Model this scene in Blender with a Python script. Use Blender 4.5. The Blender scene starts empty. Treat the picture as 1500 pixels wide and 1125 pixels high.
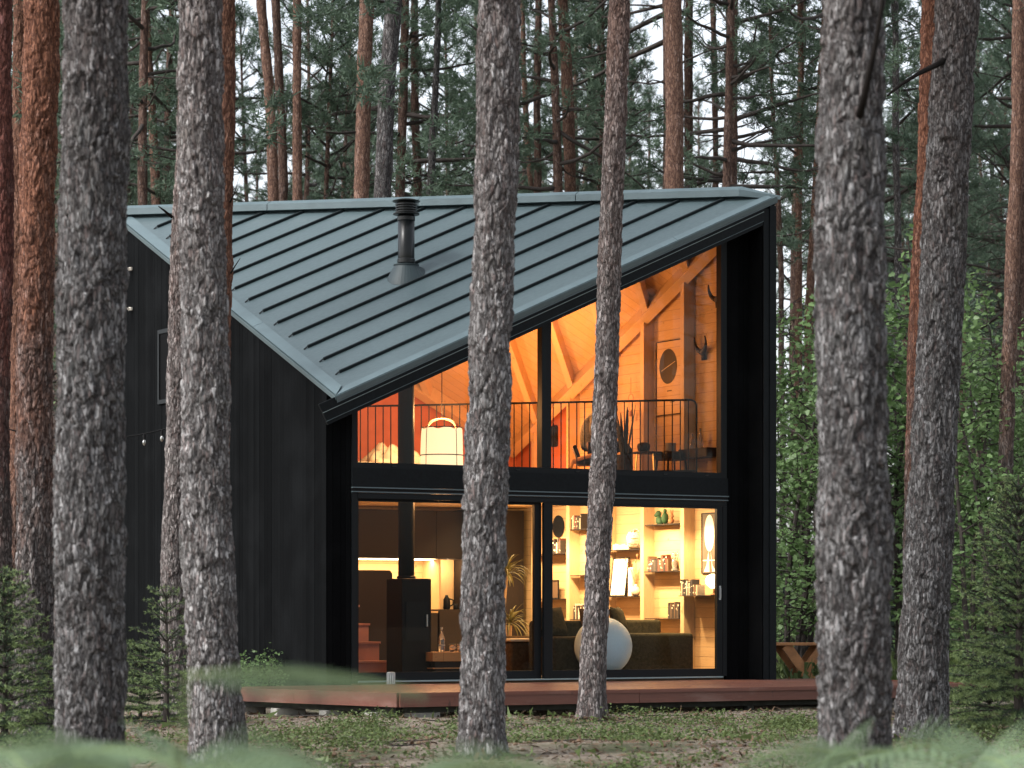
import bpy, math, random
import numpy as np
from mathutils import Vector, Matrix
C = bpy.context.scene
COL = C.collection
PI = math.pi
random.seed(7)

# ---------------------------------------------------------------- camera, sky, sun, exposure
CAMZ = 1.28
DECK = 0.33                      # deck top above the ground
TH = math.radians(29.12)         # the glazed front turns away to the right
WX, WY = -2.145, 36.36           # left end of the glazed front
cam = bpy.data.cameras.new('camera')
cam_o = bpy.data.objects.new('camera', cam)
COL.objects.link(cam_o)
C.camera = cam_o
cam_o.location = (0, 0, CAMZ)
cam_o.rotation_euler = (PI / 2, 0, 0)
cam.sensor_width = 36
cam.lens = 96
cam.shift_y = 0.223
cam.clip_start = 0.1
cam.clip_end = 3000
cam.dof.use_dof = True
cam.dof.focus_distance = 37.0
cam.dof.aperture_fstop = 2.8

SUN_EL, SUN_AZ = 46.0, -118.0    # azimuth: clockwise from +Y; behind the camera to the left
w = bpy.data.worlds.new('World')
C.world = w
w.use_nodes = True
nt = w.node_tree
sky = nt.nodes.new('ShaderNodeTexSky')
sky.sky_type = 'NISHITA'
sky.sun_disc = False
sky.sun_elevation = math.radians(SUN_EL)
sky.sun_rotation = math.radians(SUN_AZ)
sky.air_density = 1.0
sky.dust_density = 3.0
sky.ozone_density = 1.0
hs = nt.nodes.new('ShaderNodeHueSaturation')
hs.inputs['Saturation'].default_value = 0.32
nt.links.new(sky.outputs[0], hs.inputs['Color'])
bg = nt.nodes['Background']
bg.inputs['Strength'].default_value = 0.14
nt.links.new(hs.outputs[0], bg.inputs['Color'])

sun = bpy.data.lights.new('sun', 'SUN')
sun.energy = 1.5
sun.angle = math.radians(11)
sun.color = (1.0, 0.98, 0.95)
sun_o = bpy.data.objects.new('sun', sun)
COL.objects.link(sun_o)
_az, _el = math.radians(SUN_AZ), math.radians(SUN_EL)
_dir = Vector((math.sin(_az) * math.cos(_el), math.cos(_az) * math.cos(_el), math.sin(_el)))
sun_o.rotation_euler = (-_dir).to_track_quat('-Z', 'Y').to_euler()
sun_o.location = (-30, -30, 60)

C.view_settings.view_transform = 'Standard'
C.view_settings.look = 'None'
C.view_settings.exposure = 1.25
C.view_settings.gamma = 1.0
C.render.engine = 'CYCLES'
cy = C.cycles
cy.use_denoising = True
cy.max_bounces = 8
cy.diffuse_bounces = 4
cy.glossy_bounces = 3
cy.transmission_bounces = 4
cy.transparent_max_bounces = 12
cy.sample_clamp_indirect = 4
cy.caustics_reflective = False
cy.caustics_refractive = False

# ---------------------------------------------------------------- helpers
def tag(o, label=None, cat=None, group=None, kind=None):
    if label: o['label'] = label
    if cat: o['category'] = cat
    if group: o['group'] = group
    if kind: o['kind'] = kind
    return o

CT, ST = math.cos(TH), math.sin(TH)
def W3(p):                        # cabin coordinates (along front, inward, up from deck) -> world
    return (WX + CT * p[0] - ST * p[1], WY + ST * p[0] + CT * p[1], DECK + p[2])

def thing(name, label, cat, p=(0, 0, 0), group=None, rz=0.0):
    o = bpy.data.objects.new(name, None)
    COL.objects.link(o)
    o.location = W3(p)
    o.rotation_euler = (0, 0, TH + rz)
    o.empty_display_size = 0.2
    return tag(o, label, cat, group)

def wthing(name, label, cat, loc=(0, 0, 0), group=None, rz=0.0):
    o = bpy.data.objects.new(name, None)
    COL.objects.link(o)
    o.location = loc
    o.rotation_euler = (0, 0, rz)
    o.empty_display_size = 0.2
    return tag(o, label, cat, group)

def at(px, py, d):                # a sight line of the photograph taken to a measured distance
    return ((px - 750) / 4000 * d, d, CAMZ - (py - 897) / 4000 * d)

class MB:
    def __init__(s):
        s.v, s.f, s.m = [], [], []
    def add(s, vs, fs, mi=0):
        b = len(s.v)
        s.v += [tuple(q) for q in vs]
        s.f += [tuple(b + i for i in f) for f in fs]
        s.m += [mi] * len(fs)
        return s
    def box(s, x0, x1, y0, y1, z0, z1, mi=0):
        vs = [(x0, y0, z0), (x1, y0, z0), (x1, y1, z0), (x0, y1, z0), (x0, y0, z1), (x1, y0, z1), (x1, y1, z1), (x0, y1, z1)]
        return s.add(vs, [(3, 2, 1, 0), (4, 5, 6, 7), (0, 1, 5, 4), (1, 2, 6, 5), (2, 3, 7, 6), (3, 0, 4, 7)], mi)
    def rbox(s, x0, x1, y0, y1, z0, z1, r=0.03, n=3, mi=0):      # box with rounded edges: a superellipsoid-like puff
        bm_n = n * 4 + 4
        vs, fs = [], []
        cx, cy_, cz = (x0 + x1) / 2, (y0 + y1) / 2, (z0 + z1) / 2
        hx, hy, hz = (x1 - x0) / 2, (y1 - y0) / 2, (z1 - z0) / 2
        r = min(r, hx, hy, hz)
        prof = [(-hz, -r)] + [(-hz + r - r * math.cos(a), -r + r * math.sin(a)) for a in [PI / 2 * k / n for k in range(1, n + 1)]]
        prof += [(hz - r + r * math.sin(a), -r + r * math.cos(a)) for a in [PI / 2 * k / n for k in range(0, n + 1)]]
        for zz, off in prof:
            for (sx, sy) in ((1, 1), (-1, 1), (-1, -1), (1, -1)):
                a0 = {(1, 1): 0, (-1, 1): PI / 2, (-1, -1): PI, (1, -1): 1.5 * PI}[(sx, sy)]
                for k in range(n + 1):
                    a = a0 + PI / 2 * k / n
                    rr = r + off
                    vs.append((cx + sx * (hx - r) + math.cos(a) * rr, cy_ + sy * (hy - r) + math.sin(a) * rr, cz + zz))
        N = 4 * (n + 1)
        for i in range(len(prof) - 1):
            for k in range(N):
                fs.append((i * N + k, i * N + (k + 1) % N, (i + 1) * N + (k + 1) % N, (i + 1) * N + k))
        fs.append(tuple(range(N - 1, -1, -1)))
        L = (len(prof) - 1) * N
        fs.append(tuple(range(L, L + N)))
        return s.add(vs, fs, mi)
    def prism(s, poly, axis, a0, a1, mi=0):      # poly in the two other axes, extruded along axis
        n = len(poly)
        def P(q, a):
            return {'x': (a, q[0], q[1]), 'y': (q[0], a, q[1]), 'z': (q[0], q[1], a)}[axis]
        vs = [P(q, a0) for q in poly] + [P(q, a1) for q in poly]
        fs = [tuple(range(n)), tuple(range(2 * n - 1, n - 1, -1))]
        for i in range(n):
            j = (i + 1) % n
            fs.append((i, i + n, j + n, j))
        return s.add(vs, fs, mi)
    def beam(s, p, q, wd, h, up=(0, 0, 1), mi=0, drop=0.0):    # rectangular bar from p to q
        p, q, up = Vector(p), Vector(q), Vector(up)
        d = (q - p).normalized()
        sd = d.cross(up).normalized()
        u2 = sd.cross(d).normalized()
        o = u2 * drop
        vs = []
        for e in (p, q):
            for a, b in ((-1, -1), (1, -1), (1, 1), (-1, 1)):
                vs.append(e + o + sd * (a * wd / 2) + u2 * (b * h / 2))
        return s.add(vs, [(3, 2, 1, 0), (4, 5, 6, 7), (0, 1, 5, 4), (1, 2, 6, 5), (2, 3, 7, 6), (3, 0, 4, 7)], mi)
    def tube(s, pts, r, n=8, cap=True, mi=0):
        pts = [Vector(p) for p in pts]
        rs = r if isinstance(r, (list, tuple)) else [r] * len(pts)
        vs, fs = [], []
        ref = Vector((0, 0, 1))
        prev = None
        for i, p in enumerate(pts):
            d = (pts[min(i + 1, len(pts) - 1)] - pts[max(i - 1, 0)]).normalized()
            if prev is None:
                a = d.cross(ref)
                if a.length < 0.1: a = d.cross(Vector((1, 0, 0)))
            else:
                a = prev - d * prev.dot(d)
                if a.length < 1e-4: a = d.cross(Vector((1, 0, 0)))
            a.normalize()
            prev = a
            b = d.cross(a)
            for k in range(n):
                t = 2 * PI * k / n
                vs.append(p + (a * math.cos(t) + b * math.sin(t)) * rs[i])
        for i in range(len(pts) - 1):
            for k in range(n):
                k2 = (k + 1) % n
                fs.append((i * n + k, i * n + k2, (i + 1) * n + k2, (i + 1) * n + k))
        if cap:
            fs.append(tuple(range(n - 1, -1, -1)))
            L = (len(pts) - 1) * n
            fs.append(tuple(range(L, L + n)))
        return s.add(vs, fs, mi)
    def lathe(s, prof, c=(0, 0, 0), n=24, mi=0):
        vs, fs = [], []
        for r, z in prof:
            for k in range(n):
                t = 2 * PI * k / n
                vs.append((c[0] + r * math.cos(t), c[1] + r * math.sin(t), c[2] + z))
        for i in range(len(prof) - 1):
            for k in range(n):
                k2 = (k + 1) % n
                fs.append((i * n + k, i * n + k2, (i + 1) * n + k2, (i + 1) * n + k))
        fs.append(tuple(range(n - 1, -1, -1)))
        L = (len(prof) - 1) * n
        fs.append(tuple(range(L, L + n)))
        return s.add(vs, fs, mi)
    def blob(s, c, r, n=12, m=8, mi=0, squash=(1, 1, 1)):
        prof = [(max(0.002, r * math.sin(PI * i / m)), -r * math.cos(PI * i / m)) for i in range(m + 1)]
        b = MB().lathe(prof, (0, 0, 0), n)
        return s.add([(c[0] + x * squash[0], c[1] + y * squash[1], c[2] + z * squash[2]) for x, y, z in b.v], b.f, mi)
    def build(s, name, mats, parent=None, origin=(0, 0, 0), smooth=False, loc=None, bevel=0):
        me = bpy.data.meshes.new(name)
        ox, oy, oz = origin
        me.from_pydata([(x - ox, y - oy, z - oz) for x, y, z in s.v], [], s.f)
        for mt in (mats if isinstance(mats, (list, tuple)) else [mats]):
            me.materials.append(mt)
        if any(s.m): me.polygons.foreach_set('material_index', s.m)
        if smooth: me.polygons.foreach_set('use_smooth', [True] * len(me.polygons))
        me.update()
        o = bpy.data.objects.new(name, me)
        COL.objects.link(o)
        if parent is not None: o.parent = parent
        if loc is not None:
            o.location = loc
        if bevel:
            b = o.modifiers.new('bevel', 'BEVEL')
            b.width = bevel
            b.segments = 2
            b.limit_method = 'ANGLE'
        return o
    def solo(s, name, mats, label, cat, p, group=None, smooth=False, rz=0.0, bevel=0):   # a thing that is one mesh, in cabin coordinates
        o = s.build(name, mats, None, p, smooth, bevel=bevel)
        o.location = W3(p)
        o.rotation_euler = (0, 0, TH + rz)
        return tag(o, label, cat, group)

def np_mesh(name, V, F, mat, smooth=False):
    me = bpy.data.meshes.new(name)
    V = np.asarray(V, dtype=np.float32)
    F = np.asarray(F, dtype=np.int32)
    k = F.shape[1]
    me.vertices.add(len(V))
    me.vertices.foreach_set('co', V.ravel())
    me.loops.add(F.size)
    me.loops.foreach_set('vertex_index', F.ravel())
    me.polygons.add(len(F))
    me.polygons.foreach_set('loop_start', np.arange(0, F.size, k, dtype=np.int32))
    me.polygons.foreach_set('loop_total', np.full(len(F), k, dtype=np.int32))
    if smooth: me.polygons.foreach_set('use_smooth', np.ones(len(F), dtype=bool))
    me.update(calc_edges=True)
    me.validate()
    for m in (mat if isinstance(mat, (list, tuple)) else [mat]): me.materials.append(m)
    return me

def link(name, me, parent=None, loc=(0, 0, 0), rz=0.0):
    o = bpy.data.objects.new(name, me)
    COL.objects.link(o)
    o.parent = parent
    o.location = loc
    o.rotation_euler = (0, 0, rz)
    return o

def unit(a):
    return a / np.maximum(np.linalg.norm(a, axis=-1, keepdims=True), 1e-9)

def hash3(ix, iy, iz, k):
    h = (ix.astype(np.int64) * 374761393 + iy.astype(np.int64) * 668265263 + iz.astype(np.int64) * 2147483647 + k * 974634777) & 0x7fffffff
    h = ((h ^ (h >> 13)) * 1274126177) & 0x7fffffff
    h = ((h ^ (h >> 15)) * 668265263) & 0x7fffffff
    return ((h ^ (h >> 16)) & 0xffff) / 65535.0

def vnoise(P, k=0):                # value noise, P (N,3)
    I = np.floor(P).astype(np.int64)
    f = P - I
    f = f * f * (3 - 2 * f)
    r = 0
    for dx in (0, 1):
        for dy in (0, 1):
            for dz in (0, 1):
                wgt = (f[:, 0] if dx else 1 - f[:, 0]) * (f[:, 1] if dy else 1 - f[:, 1]) * (f[:, 2] if dz else 1 - f[:, 2])
                r = r + wgt * hash3(I[:, 0] + dx, I[:, 1] + dy, I[:, 2] + dz, k)
    return r

def voro(P, k=0):                  # distance to the two nearest cells and a random number of the nearest
    I = np.floor(P).astype(np.int64)
    n = len(P)
    d1 = np.full(n, 9.0); d2 = np.full(n, 9.0); cid = np.zeros(n)
    for dx in (-1, 0, 1):
        for dy in (-1, 0, 1):
            for dz in (-1, 0, 1):
                J = I + np.array([dx, dy, dz])
                q = np.stack([J[:, a] + hash3(J[:, 0], J[:, 1], J[:, 2], k + 11 * a + 1) for a in range(3)], 1)
                d = np.linalg.norm(q - P, axis=1)
                c = hash3(J[:, 0], J[:, 1], J[:, 2], k + 77)
                near = d < d1
                d2 = np.where(near, d1, np.minimum(d2, d))
                cid = np.where(near, c, cid)
                d1 = np.where(near, d, d1)
    return d1, d2, cid

# ---------------------------------------------------------------- materials
class NT:
    def __init__(s, name):
        s.mat = bpy.data.materials.new(name)
        s.mat.use_nodes = True
        s.n = s.mat.node_tree.nodes
        s.l = s.mat.node_tree.links
        s.b = s.n['Principled BSDF']
        s.tc = None
    def node(s, t, **kw):
        x = s.n.new(t)
        for k, v in kw.items():
            setattr(x, k, v)
        return x
    def link(s, a, b): s.l.new(a, b)
    def coord(s, scale=(1, 1, 1), kind='Object'):
        if s.tc is None: s.tc = s.node('ShaderNodeTexCoord')
        mp = s.node('ShaderNodeMapping')
        mp.inputs['Scale'].default_value = scale
        s.link(s.tc.outputs[kind], mp.inputs['Vector'])
        return mp.outputs[0]
    def noise(s, scale, detail=4, rough=0.55, vec=None, dist=0.0):
        x = s.node('ShaderNodeTexNoise')
        x.inputs['Scale'].default_value = scale
        x.inputs['Detail'].default_value = detail
        x.inputs['Roughness'].default_value = rough
        x.inputs['Distortion'].default_value = dist
        s.link(vec if vec is not None else s.coord(), x.inputs['Vector'])
        return x
    def ramp(s, fac, stops, interp='LINEAR'):
        x = s.node('ShaderNodeValToRGB')
        x.color_ramp.interpolation = interp
        e = x.color_ramp.elements
        while len(e) < len(stops): e.new(0.5)
        for i, (p, c) in enumerate(stops):
            e[i].position = p
            e[i].color = (*c, 1) if len(c) == 3 else c
        s.link(fac, x.inputs['Fac'])
        return x.outputs['Color']
    def mix(s, fac, a, b, mode='MIX'):
        x = s.node('ShaderNodeMix', data_type='RGBA', blend_type=mode)
        for val, i in ((fac, 0), (a, 6), (b, 7)):
            if isinstance(val, (int, float)): x.inputs[i].default_value = val
            elif isinstance(val, tuple): x.inputs[i].default_value = (*val, 1) if len(val) == 3 else val
            else: s.link(val, x.inputs[i])
        return x.outputs[2]
    def math(s, op, a, b=None, clamp=False):
        x = s.node('ShaderNodeMath', operation=op, use_clamp=clamp)
        for val, i in ((a, 0), (b, 1)):
            if val is None: continue
            if isinstance(val, (int, float)): x.inputs[i].default_value = val
            else: s.link(val, x.inputs[i])
        return x.outputs[0]
    def bump(s, h, strength=0.3, dist=0.01):
        x = s.node('ShaderNodeBump')
        x.inputs['Strength'].default_value = strength
        x.inputs['Distance'].default_value = dist
        s.link(h, x.inputs['Height'])
        s.link(x.outputs[0], s.b.inputs['Normal'])
    def col(s, c):
        if isinstance(c, tuple): s.b.inputs['Base Color'].default_value = (*c, 1)
        else: s.link(c, s.b.inputs['Base Color'])
    def set(s, **kw):
        names = {'rough': 'Roughness', 'metal': 'Metallic', 'spec': 'Specular IOR Level', 'coat': 'Coat Weight', 'trans': 'Transmission Weight', 'sheen': 'Sheen Weight'}
        for k, v in kw.items(): s.b.inputs[names[k]].default_value = v
        return s

def plain(name, c, rough=0.6, var=0.12, scale=12, metal=0.0, spec=0.4, bump=0.0):
    t = NT(name)
    nz = t.noise(scale, 5)
    lo = tuple(x * (1 - var) for x in c); hi = tuple(min(1, x * (1 + var)) for x in c)
    t.col(t.ramp(nz.outputs['Fac'], [(0.3, lo), (0.7, hi)]))
    t.set(rough=rough, metal=metal, spec=spec)
    if bump: t.bump(nz.outputs['Fac'], bump, 0.01)
    return t.mat

def mat_bark(name, z0, z1, grey=(0.11, 0.1, 0.095), orange=(0.22, 0.105, 0.05), k=(34, 34, 9), strength=0.8, attr=False):
    t = NT(name)
    def warped(scale, amt, f):
        v = t.coord(scale)
        nz = t.noise(f, 4, 0.6, vec=v)
        mv = t.node('ShaderNodeVectorMath', operation='MULTIPLY_ADD')
        t.link(nz.outputs['Color'], mv.inputs[0]); mv.inputs[1].default_value = (amt, amt, amt); t.link(v, mv.inputs[2])
        return mv.outputs[0]
    def voro_(feature, vec):
        x = t.node('ShaderNodeTexVoronoi', feature=feature)
        x.inputs['Scale'].default_value = 1.0
        t.link(vec, x.inputs['Vector'])
        return x
    w1 = warped(k, 2.6, 0.55)
    edge = voro_('DISTANCE_TO_EDGE', w1)
    cell = voro_('F1', w1)
    cs = t.node('ShaderNodeSeparateColor'); t.link(cell.outputs['Color'], cs.inputs[0])
    w2 = warped((k[0] * 2.0, k[1] * 2.0, k[2] * 1.4), 2.0, 0.6)
    cell2 = voro_('F1', w2)
    cs2 = t.node('ShaderNodeSeparateColor'); t.link(cell2.outputs['Color'], cs2.inputs[0])
    fine = t.noise(70, 7, 0.7, vec=t.coord((1, 1, 0.22)))
    mid = t.noise(16, 5, 0.7, vec=t.coord((1, 1, 0.28)), dist=0.6)
    big = t.noise(2.2, 4, vec=t.coord((1, 1, 0.5)))
    gap = t.ramp(edge.outputs['Distance'], [(0.0, (0, 0, 0)), (0.17, (1, 1, 1))])
    # how light each flake is
    tone = t.math('ADD', t.math('MULTIPLY', cs.outputs[0], 0.42), t.math('ADD', t.math('MULTIPLY', cs2.outputs[1], 0.20), t.math('MULTIPLY', t.math('SUBTRACT', fine.outputs['Fac'], 0.25), 0.62)))
    tone = t.math('MULTIPLY', tone, t.math('ADD', 0.38, t.math('MULTIPLY', mid.outputs['Fac'], 1.25)))
    if attr:
        at_ = t.node('ShaderNodeAttribute', attribute_name='plate')
        gap = t.math('MULTIPLY', gap, t.math('ADD', 0.45, t.math('MULTIPLY', at_.outputs['Fac'], 0.55)))
    sx = t.node('ShaderNodeSeparateXYZ')
    t.link(t.coord(), sx.inputs[0])
    hb = t.math('ADD', sx.outputs['Z'], t.math('ADD', t.math('MULTIPLY', t.math('SUBTRACT', big.outputs['Fac'], 0.5), 6.0), t.math('MULTIPLY', t.math('SUBTRACT', cs.outputs[1], 0.5), 1.2)))
    mr = t.node('ShaderNodeMapRange')
    mr.inputs['From Min'].default_value = z0
    mr.inputs['From Max'].default_value = z1
    t.link(hb, mr.inputs['Value'])
    g = grey
    gcol = t.ramp(tone, [(0.0, (g[0] * 0.16, g[1] * 0.15, g[2] * 0.145)), (0.27, (g[0] * 0.60, g[1] * 0.57, g[2] * 0.56)), (0.55, (g[0] * 1.32, g[1] * 1.30, g[2] * 1.29)), (0.88, (min(1, g[0] * 3.3), min(1, g[1] * 3.3), min(1, g[2] * 3.3)))])
    gcol = t.mix(t.ramp(cs2.outputs[0], [(0.80, (0, 0, 0)), (0.9, (0.45, 0.45, 0.45))]), gcol, (g[0] * 1.15, g[1] * 0.78, g[2] * 0.72))
    gcol = t.mix(t.ramp(big.outputs['Fac'], [(0.58, (0, 0, 0)), (0.75, (0.45, 0.45, 0.45))]), gcol, (g[0] * 0.85, g[1] * 1.08, g[2] * 0.98))
    o = orange
    ocol = t.ramp(tone, [(0.0, (o[0] * 0.30, o[1] * 0.30, o[2] * 0.34)), (0.35, (o[0] * 0.8, o[1] * 0.76, o[2] * 0.74)), (0.65, (o[0] * 1.25, o[1] * 1.3, o[2] * 1.35)), (0.95, (min(1, o[0] * 1.9), min(1, o[1] * 2.5), min(1, o[2] * 3.2)))])
    top = t.mix(mr.outputs[0], gcol, ocol)
    crack = t.mix(mr.outputs[0], (g[0] * 0.2, g[1] * 0.18, g[2] * 0.175), (o[0] * 0.30, o[1] * 0.28, o[2] * 0.3))
    t.col(t.mix(gap, crack, top))
    t.set(rough=0.9, spec=0.2)
    hgt = t.math('ADD', t.math('MULTIPLY', gap, 0.5), t.math('ADD', t.math('MULTIPLY', cs.outputs[0], 0.45), t.math('MULTIPLY', fine.outputs['Fac'], 0.5)))
    t.bump(hgt, strength, 0.014)
    return t.mat

def mat_leaf(name, c, var=0.35, trans=0.25, rough=0.5, scale=1.5):
    t = NT(name)
    nz = t.noise(scale, 2)
    oi = t.node('ShaderNodeObjectInfo')
    g = t.node('ShaderNodeNewGeometry')
    rnd = t.math('ADD', t.math('MULTIPLY', g.outputs['Random Per Island'], 0.6), t.math('MULTIPLY', oi.outputs['Random'], 0.4))
    lo = tuple(x * (1 - var) for x in c)
    hi = (min(1, c[0] * (1 + var * 1.2)), min(1, c[1] * (1 + var)), min(1, c[2] * (1 + var * 0.6)))
    colr = t.mix(t.math('ADD', t.math('MULTIPLY', nz.outputs['Fac'], 0.5), t.math('MULTIPLY', rnd, 0.5)), lo, hi)
    t.col(colr)
    t.set(rough=rough, spec=0.3)
    tr = t.node('ShaderNodeBsdfTranslucent')
    t.link(colr, tr.inputs['Color'])
    mx = t.node('ShaderNodeMixShader')
    mx.inputs[0].default_value = trans
    out = t.n['Material Output']
    t.link(t.b.outputs[0], mx.inputs[1]); t.link(tr.outputs[0], mx.inputs[2])
    t.link(mx.outputs[0], out.inputs['Surface'])
    return t.mat

def mat_planks(name, c, axis='Z', step=0.14, gap=0.05, var=0.16, rough=0.6, grain=(1, 1, 18), crackc=0.35):
    t = NT(name)
    sx = t.node('ShaderNodeSeparateXYZ')
    t.link(t.coord(), sx.inputs[0])
    q = t.math('DIVIDE', sx.outputs[axis], step)
    fr = t.math('FRACT', q)
    fl = t.math('FLOOR', q)
    wn = t.node('ShaderNodeTexWhiteNoise', noise_dimensions='1D')
    t.link(fl, wn.inputs['W'])
    gr = t.noise(6, 6, 0.6, vec=t.coord(grain), dist=0.4)
    kn = t.noise(9, 2, vec=t.coord((1, 1, 1)))
    lo = tuple(x * (1 - var * 2) for x in c); hi = tuple(min(1, x * (1 + var)) for x in c)
    a = t.mix(gr.outputs['Fac'], lo, hi)
    a = t.mix(t.math('MULTIPLY', wn.outputs['Value'], 0.3), a, tuple(x * 0.72 for x in c))
    a = t.mix(t.ramp(kn.outputs['Fac'], [(0.70, (0, 0, 0)), (0.76, (0.7, 0.7, 0.7))]), a, tuple(x * 0.4 for x in c))
    edge = t.ramp(fr, [(0.0, (0, 0, 0)), (gap, (1, 1, 1)), (1.0 - gap * 0.4, (1, 1, 1)), (1.0, (0, 0, 0))])
    t.col(t.mix(edge, tuple(x * crackc for x in c), a))
    t.set(rough=rough, spec=0.3)
    t.bump(t.math('ADD', edge, t.math('MULTIPLY', gr.outputs['Fac'], 0.15)), 0.35, 0.01)
    return t.mat

def mat_glass(name):
    t = NT(name)
    out = t.n['Material Output']
    tr = t.node('ShaderNodeBsdfTransparent')
    tr.inputs['Color'].default_value = (0.94, 0.96, 0.95, 1)
    gl = t.node('ShaderNodeBsdfGlossy')
    gl.inputs['Roughness'].default_value = 0.0
    gl.inputs['Color'].default_value = (0.8, 0.86, 0.86, 1)
    fr = t.node('ShaderNodeFresnel')
    fr.inputs['IOR'].default_value = 1.33
    mx = t.node('ShaderNodeMixShader')
    t.link(fr.outputs[0], mx.inputs[0]); t.link(tr.outputs[0], mx.inputs[1]); t.link(gl.outputs[0], mx.inputs[2])
    t.link(mx.outputs[0], out.inputs['Surface'])
    t.n.remove(t.b)
    return t.mat

def mat_emit(name, c, strength, base=(0.8, 0.8, 0.8)):
    t = NT(name)
    t.col(base)
    t.b.inputs['Emission Color'].default_value = (*c, 1)
    t.b.inputs['Emission Strength'].default_value = strength
    return t.mat

def mat_charred():
    t = NT('charred boards')
    gr = t.noise(9, 8, 0.78, vec=t.coord((7, 7, 0.22)), dist=0.3)
    bl = t.noise(1.3, 3)
    oi = t.node('ShaderNodeNewGeometry')
    a = t.mix(gr.outputs['Fac'], (0.001, 0.0012, 0.0014), (0.0095, 0.0104, 0.0112))
    a = t.mix(t.math('MULTIPLY', oi.outputs['Random Per Island'], 0.75), a, (0.002, 0.0023, 0.0026))
    a = t.mix(t.ramp(bl.outputs['Fac'], [(0.5, (0, 0, 0)), (0.8, (0.5, 0.5, 0.5))]), a, (0.011, 0.012, 0.013))
    t.col(a)
    t.set(rough=0.85, spec=0.03)
    t.bump(gr.outputs['Fac'], 0.6, 0.006)
    return t.mat

def mat_roof():
    t = NT('slate grey sheet metal')
    n1 = t.noise(0.7, 3)
    n2 = t.noise(30, 4, vec=t.coord((0.25, 1, 1)))
    oc = t.noise(1.6, 2, vec=t.coord((0.3, 1, 1)))
    a = t.mix(n1.outputs['Fac'], (0.058, 0.087, 0.096), (0.078, 0.110, 0.119))
    a = t.mix(t.math('MULTIPLY', n2.outputs['Fac'], 0.25), a, (0.054, 0.081, 0.091))
    t.col(a)
    t.set(rough=0.42, spec=0.5, metal=0.0)
    t.link(t.ramp(n2.outputs['Fac'], [(0.3, (0.36,) * 3), (0.7, (0.5,) * 3)]), t.b.inputs['Roughness'])
    t.bump(oc.outputs['Fac'], 0.25, 0.015)
    return t.mat

def mat_deck():
    t = NT('red brown deck timber')
    gr = t.noise(5, 7, 0.65, vec=t.coord((0.8, 9, 9)), dist=0.4)
    bl = t.noise(1.4, 4, vec=t.coord((1, 1, 3)))
    st = t.noise(3.5, 3, vec=t.coord((3, 3, 1)))
    g = t.node('ShaderNodeNewGeometry')
    a = t.mix(gr.outputs['Fac'], (0.085, 0.028, 0.019), (0.20, 0.07, 0.045))
    a = t.mix(t.math('MULTIPLY', g.outputs['Random Per Island'], 0.4), a, (0.12, 0.052, 0.04))
    a = t.mix(t.ramp(bl.outputs['Fac'], [(0.55, (0, 0, 0)), (0.75, (0.55,) * 3)]), a, (0.27, 0.175, 0.145))
    a = t.mix(t.ramp(st.outputs['Fac'], [(0.66, (0, 0, 0)), (0.74, (0.7,) * 3)]), a, (0.035, 0.018, 0.015))
    t.col(a)
    t.set(rough=0.42, spec=0.6)
    t.bump(gr.outputs['Fac'], 0.3, 0.004)
    return t.mat

def mat_ground():
    t = NT('sandy forest floor')
    n1 = t.noise(0.55, 5, 0.6)
    n2 = t.noise(9, 6, 0.7)
    n3 = t.noise(55, 4, 0.7)
    sand = t.mix(n3.outputs['Fac'], (0.105, 0.088, 0.068), (0.32, 0.272, 0.222))
    litter = t.mix(n3.outputs['Fac'], (0.03, 0.022, 0.017), (0.14, 0.105, 0.08))
    a = t.mix(t.ramp(n2.outputs['Fac'], [(0.48, (0, 0, 0)), (0.64, (1, 1, 1))]), sand, litter)
    moss = t.mix(n3.outputs['Fac'], (0.02, 0.032, 0.012), (0.085, 0.11, 0.045))
    a = t.mix(t.ramp(n1.outputs['Fac'], [(0.50, (0, 0, 0)), (0.64, (0.8,) * 3)]), a, moss)
    t.col(a)
    t.set(rough=0.95, spec=0.15)
    t.bump(t.math('ADD', n2.outputs['Fac'], t.math('MULTIPLY', n3.outputs['Fac'], 0.6)), 0.8, 0.03)
    return t.mat

M = {}
M['charred'] = mat_charred()
M['blacktrim'] = plain('black painted timber', (0.0055, 0.0075, 0.0088), 0.6, 0.25, 20, spec=0.14, bump=0.05)
M['frame'] = plain('anthracite aluminium', (0.005, 0.0068, 0.008), 0.5, 0.1, 30, spec=0.2)
M['roof'] = mat_roof()
M['seam'] = plain('dark folded seam', (0.012, 0.017, 0.019), 0.6, 0.1, 10, spec=0.2)
M['flash'] = plain('pale folded flashing', (0.09, 0.13, 0.143), 0.45, 0.1, 3, spec=0.5)
M['glint'] = plain('bare aluminium drip edge', (0.25, 0.32, 0.33), 0.35, 0.1, 8, metal=0.3)
M['cone'] = plain('dark grey sheet cone', (0.035, 0.052, 0.058), 0.5, 0.1, 6, spec=0.3)
M['flue'] = plain('black enamelled pipe', (0.005, 0.0065, 0.007), 0.3, 0.1, 8, spec=0.35)
M['voidblack'] = plain('black unlit pane', (0.0012, 0.0012, 0.0014), 0.6, 0.1, 5, spec=0.05)  # opaque black stands in for the dark room behind the side window
M['glass'] = mat_glass('window glass')
M['ply'] = mat_planks('pine lining boards', (0.56, 0.37, 0.19), 'Z', 0.145, 0.045, grain=(14, 1.2, 14))
M['plyr'] = mat_planks('pine roof boards', (0.56, 0.37, 0.19), 'Y', 0.145, 0.04, grain=(1.2, 14, 14))
M['timber'] = mat_planks('pine beam timber', (0.60, 0.41, 0.22), 'Z', 9.0, 0.001, grain=(14, 14, 1.5))
M['red'] = plain('terracotta painted boards', (0.42, 0.125, 0.062), 0.7, 0.12, 4)
M['pinkstep'] = plain('dusty pink painted stair', (0.33, 0.17, 0.15), 0.6, 0.12, 5)
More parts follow.
